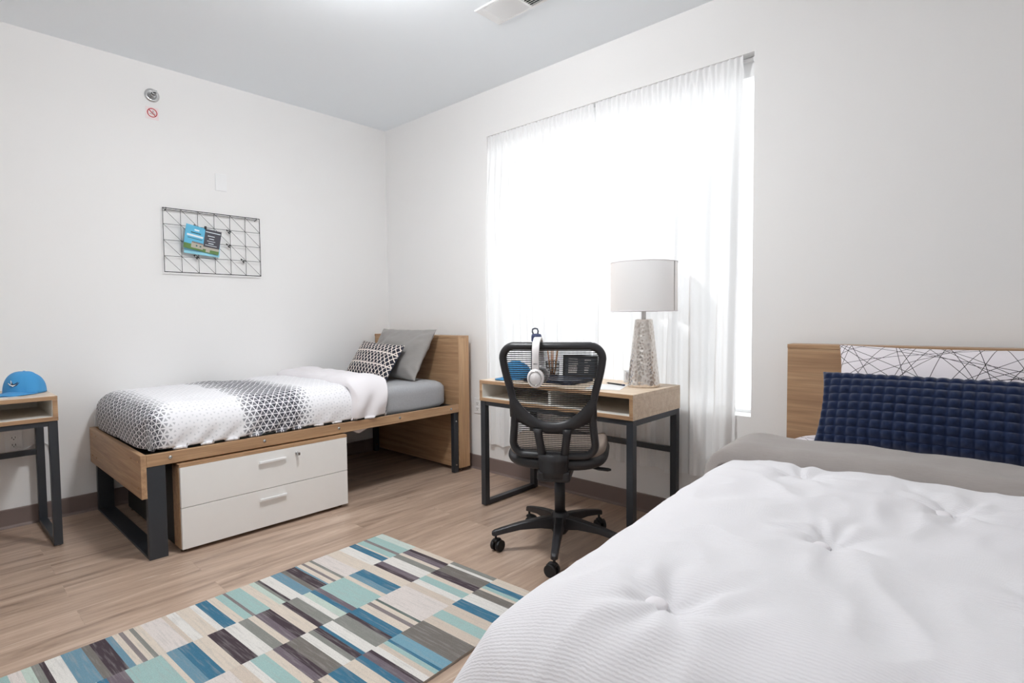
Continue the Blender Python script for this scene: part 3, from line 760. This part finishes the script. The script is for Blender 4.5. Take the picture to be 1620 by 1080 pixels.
# seat
b = new()
def seat_fn(hx, y0, y1, z0, z1, e=4.0):
    def fn(u, v):
        a = u * 2 * PI; ca, sa = math.cos(a), math.sin(a); k = 1 / (abs(ca) ** e + abs(sa) ** e) ** (1 / e)
        if v < .5: q = v / .5 * .9; z = z1
        else:
            w_ = (v - .5) / .5 * PI; q = .9 + .1 * math.sin(w_); z = (z0 + z1) / 2 + (z1 - z0) / 2 * math.cos(w_)
        x = hx * q * k * ca; y = (y0 + y1) / 2 + (y1 - y0) / 2 * q * k * sa
        z += .018 * (abs(x) / hx) ** 3 - .03 * sm(y1 - .12, y1, y)
        return (x, y, z)
    return fn
V = grid(b, seat_fn(.228, -.205, .27, .470, .528), 64, 24, closed_u=True); b.faces.new([V[i][24] for i in range(64)]); bmesh.ops.remove_doubles(b, verts=b.verts, dist=1e-5)
tag(obj('seat_cushion', b, M_TAUPE, CH), 'taupe fabric seat')
b = new(); V = grid(b, seat_fn(.238, -.215, .27, .436, .492), 64, 24, closed_u=True); b.faces.new([V[i][24] for i in range(64)]); bmesh.ops.remove_doubles(b, verts=b.verts, dist=1e-5)
obj('seat_shell', b, M_BLK, CH)
b = new(); box(b, -.075, .075, -.235, .13, .388, .442); obj('tilt_mechanism', b, M_BLK, CH, bevel=.012)
b = new(); tube(b, [(.06, -.03, .418), (.15, -.03, .412), (.17, -.03, .410)], .005, 8); tube(b, [(.165, -.035, .410), (.19, -.035, .408), (.235, -.035, .405), (.25, -.035, .405)], [.008, .014, .014, .007], 10, flat=(1, .6)); obj('tilt_lever', b, M_BLK, CH)
b = new(); lathe(b, [(.031, .33), (.034, .335), (.034, .375), (.03, .39)], seg=28); lathe(b, [(.026, .17), (.026, .333)], seg=28); obj('gas_lift', b, M_BLK, CH)
b = new(); lathe(b, [(.03, .07), (.044, .09), (.046, .15), (.036, .175), (.03, .18)], seg=28); obj('base_hub', b, M_BLK, CH)
for k in range(5):
    a = math.radians(15 - 30.5 + 72 * k); M = Matrix.Rotation(a, 4, 'Z')
    b = new(); R = []
    for r_, hw_, zt, zb in ((.03, .025, .160, .095), (.10, .024, .153, .106), (.20, .021, .136, .103), (.29, .018, .115, .086), (.325, .017, .105, .078), (.338, .010, .098, .08)):
        R.append([b.verts.new(M @ Vector(c)) for c in ((r_, -hw_, zb), (r_, hw_, zb), (r_, hw_ * .8, zt), (r_, -hw_ * .8, zt))])
    for P, Q in zip(R, R[1:]):
        for j in range(4): b.faces.new((P[j], P[(j + 1) % 4], Q[(j + 1) % 4], Q[j]))
    b.faces.new(R[0]); b.faces.new(R[-1][::-1])
    lg = obj('base_leg', b, M_BLK, CH, bevel=.006, seg=3)
    b = new(); sw = random.uniform(-.6, .6)
    cyl(b, (0, 0, .045), (0, 0, .085), .006, 10)
    for s_ in (-1, 1): cyl(b, (-.012, s_ * .007, .028), (-.012, s_ * .024, .028), .0275, 24)
    tube(b, [(-.034, 0, .04), (-.022, 0, .054), (-.004, 0, .058), (.012, 0, .05)], .008, 8, flat=(1.6, 1))
    o = obj('caster', b, M_BLK2, lg); p_ = M @ Vector((.318, 0, 0)); o.location = p_; o.rotation_euler = (0, 0, a + sw + 1.2)

# ---------------------------------------------------------------- headphones on the chair back
HP = thing('headphones', 'white over-ear headphones hung over the top of the chair back', 'headphones', (0, 0, 0))
Rz = Matrix.Translation(CH.location) @ Matrix.Rotation(CH.rotation_euler.z, 4, 'Z')
HP.matrix_world = Rz @ Matrix.Translation((-.056, lean(1.0) + wrap(.056), 0))
M_WPL = plain('glossy_white_plastic', (236, 232, 232), .3, var=.01)
M_PAD = plain('grey_ear_pad', (190, 188, 188), .7)
b = new(); pts = []
for k in range(21):
    a = PI * k / 20; pts.append((0, -.072 * math.cos(a) * (1 + .0), .965 + .072 * math.sin(a) * 1.04))
pts = [(0, -.073, .90), (0, -.0735, .93)] + pts + [(0, .0735, .93), (0, .073, .90)]
R = []
for i, p_ in enumerate(pts):
    p0 = Vector(pts[max(0, i - 1)]); p1 = Vector(pts[min(len(pts) - 1, i + 1)]); d = (p1 - p0).normalized(); nn = Vector((0, d.z, -d.y))
    hw = .0155 if 3 < i < len(pts) - 4 else .0145
    R.append([b.verts.new(Vector(p_) + Vector((sx * hw, 0, 0)) + nn * sy * .005) for sx, sy in ((-1, -1), (1, -1), (1, 1), (-1, 1))])
for P, Q in zip(R, R[1:]):
    for j in range(4): b.faces.new((P[j], P[(j + 1) % 4], Q[(j + 1) % 4], Q[j])).smooth = True
b.faces.new(R[0]); b.faces.new(R[-1][::-1])
hb = obj('headband', b, M_WPL, HP, bevel=.002)
b = new()
for k, wd in enumerate((.003, .002, .0025, .0015, .0025)): box(b, -.0075 + k * .0033, -.0075 + k * .0033 + wd * .8, -.0795, -.0788, .931, .936)
obj('band_marking', b, M_SLOT, hb)
for sg in (-1, 1):
    b = new()
    prof = [(.0, -.012), (.021, -.0125), (.022, -.0105), (.031, -.0105), (.0355, -.006), (.037, .004), (.034, .010)]
    for (r1, y1), (r2, y2) in zip(prof, prof[1:]):
        pass
    RR = [[b.verts.new((r_ * math.cos(2 * PI * k / 32), sg * -1 * 0 + (.073 - y_ * 1.0) * sg if sg > 0 else -(.073 - y_), .872 + r_ * 1.12 * math.sin(2 * PI * k / 32))) for k in range(32)] for r_, y_ in [(max(r_, .0005), y_) for r_, y_ in prof]]
    for A, B in zip(RR, RR[1:]):
        for k in range(32): b.faces.new((A[k], A[(k + 1) % 32], B[(k + 1) % 32], B[k])).smooth = True
    b.faces.new(RR[0]); b.faces.new(RR[-1])
    cup = obj('ear_cup', b, M_WPL, HP)
    b = new(); tube(b, [(.0265 * math.cos(2 * PI * k / 28), sg * .0838, .872 + .0265 * 1.12 * math.sin(2 * PI * k / 28)) for k in range(28)], .0022, 6, closed=True); obj('cup_ring', b, M_CHROME, cup)
    b = new(); tube(b, [(.027 * math.cos(2 * PI * k / 28), sg * .058, .872 + .027 * 1.15 * math.sin(2 * PI * k / 28)) for k in range(28)], .0085, 10, closed=True); obj('ear_pad', b, M_PAD, cup)
bpy.context.view_layer.update()

# ---------------------------------------------------------------- cap builder
def cap(label, loc, rz, rgb, sc=1.0):
    m = fabric('cap_cloth', rgb, .04, (400, 400, 400), .15, .85, .1)
    dark = plain('cap_stitch', (38, 52, 78), .7)
    t = thing('baseball_cap', label, 'cap', loc, rz); t.scale = (sc, sc, sc)
    b = new()
    def fn(u, v):
        a = u * 2 * PI; ph = v * PI / 2
        rx, ry = .084, .098
        r = math.cos(ph) ** .8; z = .112 * math.sin(ph) ** .9
        seam = 1 - .012 * (abs(math.cos(a * 3)) ** 30)
        x = rx * r * math.cos(a) * seam; y = ry * r * math.sin(a) * seam
        if math.sin(a) < 0: z += .006 * math.sin(ph * 2) * 1
        else: z -= .014 * math.sin(a) * math.sin(ph)
        return (x, y, z)
    grid(b, fn, 72, 20, closed_u=True); bmesh.ops.remove_doubles(b, verts=b.verts, dist=1e-4)
    obj('crown', b, m, t, solid=.003, off=-1)
    b = new()
    def vis(u, v):
        a = -PI + .45 + (PI - .9) * u; r = v
        x0, y0 = .084 * math.cos(a), .098 * math.sin(a)
        out = .072 * (math.sin(PI * u) ** .6) * v
        x = x0 * (1 + .10 * v); y = y0 - out
        z = .012 - .22 * x * x / .08 - .010 * v + .003
        return (x, y, max(z, .0025 if v > .2 else .004))
    grid(b, vis, 36, 10); obj('visor', b, m, t, solid=.004, off=0)
    b = new(); lathe(b, [(.0075, .1085), (.007, .112), (.004, .1145), (.001, .115)], seg=14); obj('top_button', b, m, t)
    # winged emblem on the front panel
    def pt(ax, h, off=.0025):
        a = -PI / 2 + ax; ph = math.asin(min(.95, (h / .112))) ; r = math.cos(ph) ** .8
        return Vector(((.084 + off) * r * math.cos(a), (.098 + off) * r * math.sin(a), h))
    b = new(); o_ = [(-.36, .062), (-.16, .052), (.02, .044), (.2, .050), (.38, .066)]
    tube(b, [pt(a_, h_) for a_, h_ in o_], [.002, .005, .007, .005, .0015], 8, flat=(1, .6)); tube(b, [pt(-.22, .078), pt(-.1, .062), pt(.02, .048)], [.0012, .004, .005], 8)
    tube(b, [pt(.05, .05), pt(.22, .06), pt(.36, .078)], [.004, .003, .001], 8)
    e = obj('emblem', b, dark, t)
    b = new(); tube(b, [pt(-.28, .060, .006), pt(-.1, .051, .007), pt(.05, .046, .008), pt(.2, .052, .006)], [.001, .0028, .004, .001], 8); tube(b, [pt(-.17, .073, .006), pt(-.06, .058, .007)], [.001, .0022], 8); obj('emblem_white', b, M_PLATE, e)  # white inner part of the emblem
    return t
cap('sky blue baseball cap with winged emblem on the desk at the left edge', (.262, -2.445, .762), math.radians(54), (72, 150, 205))
cap('blue baseball cap on the window desk behind the chair back', (1.835, -.36, .762), math.radians(-8), (66, 132, 178), .95)

# left desk card
b = new(); box(b, -.055, .055, -.075, .075, 0, .0012); o = obj('paper_card', b, M_PLATE, loc=(.40, -2.57, .7605), rot=(0, 0, .3)); tag(o, 'white paper card on the left desk in front of the cap visor', 'paper')

# ---------------------------------------------------------------- things on the window desk
t = thing('water_bottle', 'navy water bottle with grey loop lid standing behind the headphones', 'bottle', (1.81, -.15, .76))
M_BOT = plain('navy_bottle', (42, 52, 84), .3, .4); M_LID = plain('slate_lid', (72, 78, 92), .4)
b = new(); lathe(b, [(.034, 0), (.036, .004), (.036, .17), (.034, .19), (.025, .212), (.024, .218)], seg=28); obj('bottle_body', b, M_BOT, t)
b = new(); lathe(b, [(.031, .216), (.033, .222), (.033, .25), (.029, .262), (.012, .266)], seg=24); li = obj('lid', b, plain('navy_lid', (54, 62, 100), .45), t)
b = new(); tube(b, [(-.022, 0, .256), (-.034, 0, .278), (-.032, 0, .293), (-.012, 0, .299), (.008, 0, .296), (.014, 0, .282), (.010, 0, .262)], .0036, 8, flat=(1, 1.5)); obj('carry_loop', b, M_LID, li)

t = thing('pencil_cup', 'dark wire pencil cup beside the water bottle', 'pencil cup', (1.955, -.17, .76))
b = new(); lathe(b, [(.038, 0), (.038, .002)], seg=24)
for k in range(24): a = 2 * PI * k / 24; tube(b, [(.038 * math.cos(a), .038 * math.sin(a), 0), (.041 * math.cos(a), .041 * math.sin(a), .1)], .0012, 5)
for z in (.002, .02, .04, .06, .08, .1): tube(b, [((.038 + .03 * z) * math.cos(2 * PI * k / 24), (.038 + .03 * z) * math.sin(2 * PI * k / 24), z) for k in range(24)], .0016, 5, closed=True)
obj('wire_cup', b, M_BLK2, t)
M_PEN = plain('pencil_wood', (186, 130, 82), .5); 
for i, (dx, dy, hx, hy) in enumerate(((.01, .01, .03, .02), (-.01, .012, -.02, .03), (.0, -.012, .012, -.03), (-.014, -.004, -.034, -.01), (.016, -.004, .036, .004))):
    b = new(); cyl(b, (0, 0, 0), (hx - dx, hy - dy, .165), .0038, 6); p = obj('pencil', b, M_PEN, loc=(1.955 + dx * .8, -.17 + dy * .8, .7645)); b = new(); e = Vector((hx - dx, hy - dy, .165)); d = e.normalized()
    cyl(b, e, e + d * .012, .0038, 8, r2=.001); obj('pencil_tip', b, M_PLATE if i % 2 else M_SLOT, p)
    tag(p, 'brown wooden pencil standing in the dark cup on the window desk', 'pencil', 'pencils in the cup')

t = thing('letter_board', 'small black framed board with rows of white lettering on the window desk', 'letter board', (2.105, -.095, .7605), math.radians(18), rot=(-.10, 0, math.radians(18)))
b = new(); W_, H_ = .215, .135
box(b, -W_ / 2, W_ / 2, -.008, .008, 0, .012); box(b, -W_ / 2, W_ / 2, -.008, .008, H_ - .012, H_); box(b, -W_ / 2, -W_ / 2 + .012, -.008, .008, .012, H_ - .012); box(b, W_ / 2 - .012, W_ / 2, -.008, .008, .012, H_ - .012)
obj('frame', b, M_BLK2, t, bevel=.001)
b = new(); box(b, -W_ / 2 + .012, W_ / 2 - .012, -.004, .006, .012, H_ - .012); fb = obj('felt_panel', b, plain('grey_felt', (56, 60, 66), .95), t)
b = new(); rr = random.Random(3)
for r_ in range(7):
    x = -.072; z = .112 - r_ * .0135
    while x < -.018: w_ = rr.choice((.004, .006, .008)); box(b, x, x + w_, -.0052, -.004, z - .004, z + .004); x += w_ + .0022
for r_ in range(6):
    x = .03; z = .106 - r_ * .015
    while x < .03 + rr.choice((.02, .034)): w_ = rr.choice((.003, .005)); box(b, x, x + w_, -.0052, -.004, z - .003, z + .003); x += w_ + .002
obj('lettering', b, plain('letter_grey', (190, 186, 182), .6), fb)

t = thing('laptop', 'closed dark navy laptop lying on the window desk', 'laptop', (2.12, -.33, .7605), math.radians(4))
M_LAP = plain('navy_laptop', (34, 42, 62), .35, .3)
b = new(); box(b, -.165, .165, -.115, .115, 0, .012); obj('laptop_base', b, M_LAP, t, bevel=.004)
b = new(); box(b, -.165, .165, -.115, .115, .0125, .020); obj('laptop_lid', b, M_LAP, t, bevel=.003)
b = new(); box(b, -.12, .12, .113, .118, .006, .016); obj('hinge', b, M_BLK2, t)

b = new(); box(b, -.09, .09, -.11, .11, 0, .001); tag(obj('paper_sheet', b, M_PLATE, loc=(2.475, -.37, .7605), rot=(0, 0, .35)), 'white sheet of paper on the window desk left of the lamp', 'paper')
t = thing('pen', 'black pen lying on the paper beside the lamp base', 'pen', (2.47, -.275, .7665), math.radians(-14))
b = new(); cyl(b, (-.06, 0, 0), (.05, 0, 0), .0042, 10); obj('barrel', b, M_BLK2, t)
b = new(); cyl(b, (.05, 0, 0), (.066, 0, 0), .0045, 10); obj('cap_end', b, M_BOT, t); b = new(); cyl(b, (-.06, 0, 0), (-.071, 0, 0), .004, 8, r2=.001); obj('tip', b, M_CHROME, t)
t = thing('photo_cube', 'small clear block frame with grey print beside the lamp base', 'photo frame', (2.465, -.115, .7605), math.radians(24))
b = new(); box(b, -.034, .034, -.012, .012, 0, .068); g2 = NT('clear_acrylic'); g2.b.inputs['Base Color'].default_value = (.9, .92, .94, 1); g2.b.inputs['Roughness'].default_value = .08; g2.b.inputs['Transmission Weight'].default_value = .6
obj('block', b, g2.m, t, bevel=.002)
b = new(); box(b, -.026, .026, -.0136, -.0122, .012, .060); pr = obj('print', b, plain('grey_print', (206, 204, 206), .5), t)
b = new()
for k in range(5):
    x = -.021
    while x < .018: w_ = random.choice((.004, .006, .009)); box(b, x, x + w_, -.0142, -.0135, .0175 + k * .0085, .0215 + k * .0085); x += w_ + .0025
obj('print_text', b, plain('print_ink', (120, 118, 124), .6), pr)

# ---------------------------------------------------------------- rug
RUG = {1: "0.004Z 0.045A 0.099g 0.118A 0.156C 0.166B 0.203W 0.259C 0.326K 0.402G 0.417C 0.442g 0.456C 0.479S 0.488P 0.532T 0.555S 0.601W 0.649P 0.659G 0.672M 0.696C 0.733A 0.791g 0.803A 0.833C 0.864B 0.907W 0.929C 0.978W 1.01D 1.026K 1.094C 1.117G 1.131C 1.149g 1.163C 1.182S 1.202P 1.248T 1.271S 1.327W 1.369P 1.383G 1.403M 1.428K 1.46A",
       2: "0C 0.032P 0.052V 0.085C 0.106G 0.141W 0.202V 0.233P 0.252C 0.305B 0.351S 0.383C 0.406A 0.522V 0.545B 0.567M 0.599W 0.623G 0.667P 0.689C 0.736P 0.769V 0.797C 0.822G 0.858W 0.909P 0.966C 1.014B 1.063S 1.097C 1.112A 1.216V 1.265B 1.29M 1.32W 1.36G",
       3: "0G 0.026W 0.043T 0.105P 0.144C 0.171A 0.213W 0.247D 0.285K 0.427N 0.439C 0.46g 0.478C 0.513B 0.558P 0.575G 0.631W 0.672B 0.686P 0.71G 0.73W 0.76T 0.813P 0.836V 0.861C 0.889A 0.938W 0.963D 1.004K 1.14N 1.155C 1.19g 1.21C 1.24B",
       4: "0C 0.047B 0.079A 0.1C 0.116T 0.159W 0.217B 0.271D 0.322A 0.374D 0.418T 0.525L 0.571B 0.583A 0.602D 0.623W 0.649P 0.662V 0.688B 0.715C 0.761B 0.816C 0.85T 0.92W 0.97B 1.02D 1.07A 1.13T 1.25L"}
PAL = dict(Z=(196, 208, 200), A=(156, 188, 184), M=(188, 204, 192), g=(132, 122, 122), C=(214, 200, 184), B=(50, 110, 138), W=(222, 218, 212), K=(216, 206, 200), G=(134, 134, 128),
           S=(104, 142, 160), P=(74, 62, 68), T=(118, 112, 106), D=(206, 190, 174), V=(112, 100, 108), N=(96, 108, 104), L=(112, 158, 176))
def rug():
    L_ = 1.70; bw = .2645
    b = new(); cl = b.loops.layers.float_color.new('pattern'); rr = random.Random(11)
    TH = .009
    for k in range(1, 5):
        ent = [(float(''.join(c for c in e if not c.isalpha())), ''.join(c for c in e if c.isalpha())) for e in RUG[k].split()]
        last = ent[-1][0] + .04
        seq = [c for _, c in ent]; gaps = [ent[i + 1][0] - ent[i][0] for i in range(len(ent) - 1)]
        i = 8
        while last < L_: ent.append((last, seq[i % len(seq)])); last += gaps[i % len(gaps)]; i += 1
        ent[0] = (0, ent[0][1])
        for j, (s0, c) in enumerate(ent):
            s1 = ent[j + 1][0] if j + 1 < len(ent) else L_
            s1 = min(s1, L_)
            if s1 <= s0: continue
            x0, x1 = (k - 1) * bw, k * bw
            vs = [b.verts.new((x0, -s0, TH)), b.verts.new((x0, -s1, TH)), b.verts.new((x1, -s1, TH)), b.verts.new((x1, -s0, TH))]
            f_ = b.faces.new(vs); col = lin(PAL[c])
            for lp in f_.loops: lp[cl] = col
    top = list(b.faces)
    W_ = 4 * bw
    edge = lin((176, 166, 154))
    for q in (((0, 0, 0), (W_, 0, 0), (W_, 0, TH), (0, 0, TH)), ((0, -L_, 0), (0, 0, 0), (0, 0, TH), (0, -L_, TH)), ((W_, 0, 0), (W_, -L_, 0), (W_, -L_, TH), (W_, 0, TH)), ((W_, -L_, 0), (0, -L_, 0), (0, -L_, TH), (W_, -L_, TH)), ((0, 0, 0), (0, -L_, 0), (W_, -L_, 0), (W_, 0, 0))):
        f_ = b.faces.new([b.verts.new(p) for p in q])
        for lp in f_.loops: lp[cl] = edge
    t = NT('woven_rug_pile'); at = t.n('ShaderNodeVertexColor'); at.layer_name = 'pattern'
    n1 = t.n('ShaderNodeTexNoise', i_Scale=1.0, i_Detail=3.0); t.l(t.coords('Object', (9, 120, 1)), n1.inputs[0])     # streaks along each bar
    n2 = t.n('ShaderNodeTexNoise', i_Scale=520.0, i_Detail=2.0); t.l(t.coords(), n2.inputs[0])
    c1 = t.mix(t.math('MULTIPLY', t.ramp(n1.outputs[0], [(.5, (0, 0, 0, 1)), (.7, (1, 1, 1, 1))]), .35), at.outputs[0], lin((168, 164, 160)))
    hs = t.n('ShaderNodeHueSaturation'); t.l(c1, hs.inputs['Color']); t.l(t.math('MULTIPLY_ADD', n2.outputs[0], .7, .60), hs.inputs['Value']); hs.inputs['Saturation'].default_value = .9
    t.l(hs.outputs[0], t.b.inputs['Base Color']); t.b.inputs['Roughness'].default_value = .95; t.b.inputs['Specular IOR Level'].default_value = .1
    t.bump(n2.outputs[0], .5, .003)
    o = obj('area_rug', b, t.m, normals=False); o.location = (1.645, -1.215, .0005); o.rotation_euler = (0, 0, math.radians(2.9))
    tag(o, 'striped patchwork rug in blue, aqua, cream and plum on the floor', 'rug')
rug()

# ---------------------------------------------------------------- near bed
def lines_mat():
    t = NT('line_print_cotton')
    uv = t.n('ShaderNodeTexCoord').outputs['UV']; sp = t.n('ShaderNodeSeparateXYZ'); t.l(uv, sp.inputs[0]); u, v = sp.outputs[0], sp.outputs[1]
    acc = None
    for ang, per, off in ((.42, .14, .1), (-.5, .15, .3), (1.02, .13, .55), (-1.08, .14, .2), (.16, .13, .7), (-.2, .14, .15), (.74, .26, .4), (-.82, .24, .6), (1.3, .3, .1), (.30, .31, .84), (-.34, .27, .33), (.58, .21, .62), (-.66, .2, .05), (1.2, .22, .4), (-1.3, .24, .75)):
        d = t.math('ADD', t.math('MULTIPLY', u, -math.sin(ang)), t.math('MULTIPLY', v, math.cos(ang)))
        fr = t.math('FRACT', t.math('ADD', t.math('DIVIDE', d, per), off))
        ln = t.math('LESS_THAN', t.math('ABSOLUTE', t.math('SUBTRACT', fr, .5)), .0011 / per)
        acc = ln if acc is None else t.math('MAXIMUM', acc, ln)
    t.l(t.mix(acc, lin((232, 226, 230)), lin((62, 56, 58))), t.b.inputs['Base Color']); t.b.inputs['Roughness'].default_value = .85; t.b.inputs['Specular IOR Level'].default_value = .2
    return t.m
M_LINES = lines_mat()
m2 = mattress('mattress', 3.335, 4.31, -2.10, -.175, .492, .602, M_LINES, 'mattress in a white line-print sheet on the near bed', r=.09, rise=.036); m2.matrix_world = ROT
me = m2.data; uvl = me.uv_layers.new(name='UVMap')
for lp in me.loops: c = me.vertices[lp.vertex_index].co; uvl.data[lp.index].uv = (c.x, c.y + c.z)

b = pillow_bm(.74, .405, .13, seed=11, wr=.006)
o = obj('pillow', b, M_LINES); o.location = (3.885, -.385, .642); o.rotation_euler = (-.46, 0, 0)
tag(o, 'white pillow printed with thin crossing black lines on the near bed', 'pillow')
b = pillow_bm(.86, .285, .13, N=190, seed=4, wr=.002, pinch=.03, puff=lambda x, y: .014 * (abs(math.sin(PI * x / .036)) ** .7) * (abs(math.sin(PI * (y + .1425) / .0317)) ** .7))
o = obj('lumbar_pillow', b, M_NAVY); o.location = (3.935, -.55, .652); o.rotation_euler = (-.46, 0, 0)
tag(o, 'long navy velvet lumbar pillow with puffed squares on the near bed', 'cushion')

CF = thing('comforter', 'white button-tufted comforter with grey turned-back edge on the near bed', 'comforter', (0, 0, 0)); CF.matrix_world = ROT; IR = ROT.inverted()
TUFTS = [tuple((IR @ Vector((a, c, 0)))[:2]) for a, c in ((3.645, -2.005), (3.785, -1.56), (3.61, -1.09), (3.955, -1.16), (4.16, -1.66))]
def dispC(x, y, z, s, tt, drop):
    d = .012 * nz(x * 2.6, y * 2.6, 5) + .006 * nz(x * 7, y * 7, 6)
    w_ = Vector((x + .05 * nz(x * 4, y * 4, 11), y + .05 * nz(x * 4, y * 4, 12), 0))
    d += .007 * (1 - abs(noise.noise(Vector((w_.x * 9, w_.y * 6, 3)))) * 2.4)
    for i, (tx, ty) in enumerate(TUFTS):
        dx, dy = x - tx, y - ty; r = math.hypot(dx, dy)
        if r < .34:
            d -= .024 * math.exp(-(r / .055) ** 2) + .008 * math.exp(-(r / .15) ** 2)
            a = math.atan2(dy, dx)
            f_ = math.exp(-((r - .07) / .07) ** 2)
            d += .010 * f_ * (abs(math.sin(a * 3.5 + i * 1.7 + 2.2 * nz(dx * 9, dy * 9, i))) ** 1.5 - .4)
    d += .010 * math.sin(y * 17 + 3 * nz(y * 2, 5)) * sm(.12, .35, drop)
    return d
def warpC(p):
    k = max(0, min(1, (-.7 - p.y) / 1.5))
    p.z -= .09 * k ** .8 * (1 - sm(3.18, 3.52, p.x))
    R_ = .06; cx, cy = 3.235 + R_, -2.28 + R_
    a, c = (cx - p.x) / R_, (cy - p.y) / R_
    if a > 0 and c > 0:
        m = max(a, c) / math.hypot(a, c); p.x = cx - a * m * R_; p.y = cy - c * m * R_
    return p
b = new()
drape(b, 3.38, 4.27, -2.02, -.80, .67, .14, .24, .50, .40, .64, .0, 230, 260, dispC, warp=warpC)
t = NT('white_seersucker'); t.b.inputs['Base Color'].default_value = lin((230, 228, 231)); t.b.inputs['Roughness'].default_value = .85; t.b.inputs['Specular IOR Level'].default_value = .15; t.b.inputs['Sheen Weight'].default_value = .1
wv = t.n('ShaderNodeTexWave', bands_direction='Y', i_Scale=50.0, i_Distortion=2.5, i_Detail=2.0); wv.inputs['Detail Scale'].default_value = 2.5; t.l(t.coords('UV'), wv.inputs[0])
nn_ = t.n('ShaderNodeTexNoise', i_Scale=120.0, i_Detail=2.0); t.l(t.coords('UV', (1, 2, 1)), nn_.inputs[0])
t.bump(t.math('ADD', t.math('MULTIPLY', wv.outputs[1], .6), nn_.outputs[0]), .3, .0025)
obj('comforter_top', b, t.m, CF, solid=.014, off=-1, normals=False)
def btn(tx, ty):
    b = new(); lathe(b, [(.018, -.006), (.0205, .0), (.016, .005), (.008, .0075), (.001, .008)], seg=24)
    bx, by = tx - .016, ty - .014; z = .67 + dispC(bx, by, .67, 0, 0, 0)
    o = obj('tuft_button', b, M_WFOLD, CF); o.location = (bx, by, z + .001)
for tx, ty in TUFTS: btn(tx, ty)
b = new()
def dispD(x, y, z, s, tt, drop): return .010 * nz(x * 5, y * 9, 15) + .004 * nz(x * 14, y * 14, 2) + .006 * math.sin(y * 17) * sm(.12, .35, drop)
drape(b, 3.385, 4.27, -.96, -.80, .708, .155, .05, 0.46, .42, .10, .10, 140, 40, dispD)
tag(obj('turned_back_edge', b, M_FOLD, CF, solid=.015, off=-1, normals=False), 'grey lining turned back at the head end')

# ---------------------------------------------------------------- added fill lights, out of view
x, y, z, r_, p = FILL_GLOBE
t = thing('fill_globe', 'added globe-shaped fill light close under the ceiling, out of view', 'fill light', (x, y, 0))
b = new(); lathe(b, [(.07, H - .018), (.075, H - .004), (.075, H - .0005)], seg=32); lathe(b, [(.03, z + r_ * .9), (.03, H - .01)], seg=24); obj('canopy', b, M_PLATE, t)
b = new(); bmesh.ops.create_uvsphere(b, u_segments=32, v_segments=16, radius=r_, matrix=Matrix.Translation((0, 0, z)))
for f_ in b.faces: f_.smooth = True
em = NT('fill_globe_emission'); em.b.inputs['Base Color'].default_value = (1, 1, 1, 1); em.b.inputs['Emission Color'].default_value = (.97, .985, 1, 1); em.b.inputs['Emission Strength'].default_value = p
obj('globe', b, em.m, t)
area('fill_globe_downward', (x, y, z - r_ - .01), .3, 20)  # bare area light added below the globe, extra fill downward
x, y, p = FILL_UPLIGHT
t = thing('fill_uplighter', 'added fill light on a tall black stand with an upturned bowl, behind the viewer', 'floor lamp', (x, y, 0))
b = new(); lathe(b, [(.14, 0), (.14, .015), (.03, .025), (.012, .04)], seg=32); obj('base', b, M_BLK, t)
b = new(); cyl(b, (0, 0, .03), (0, 0, 1.72), .011); obj('pole', b, M_BLK, t)
b = new(); lathe(b, [(.02, 1.71), (.09, 1.74), (.16, 1.80), (.19, 1.86), (.185, 1.86), (.15, 1.81), (.02, 1.74)], seg=36, cap=False); obj('bowl', b, M_BLK, t)
area('fill_uplighter_light', (x, y, 1.855), .3, p, (PI, 0, 0))  # added fill, bounced off the unseen part of the ceiling
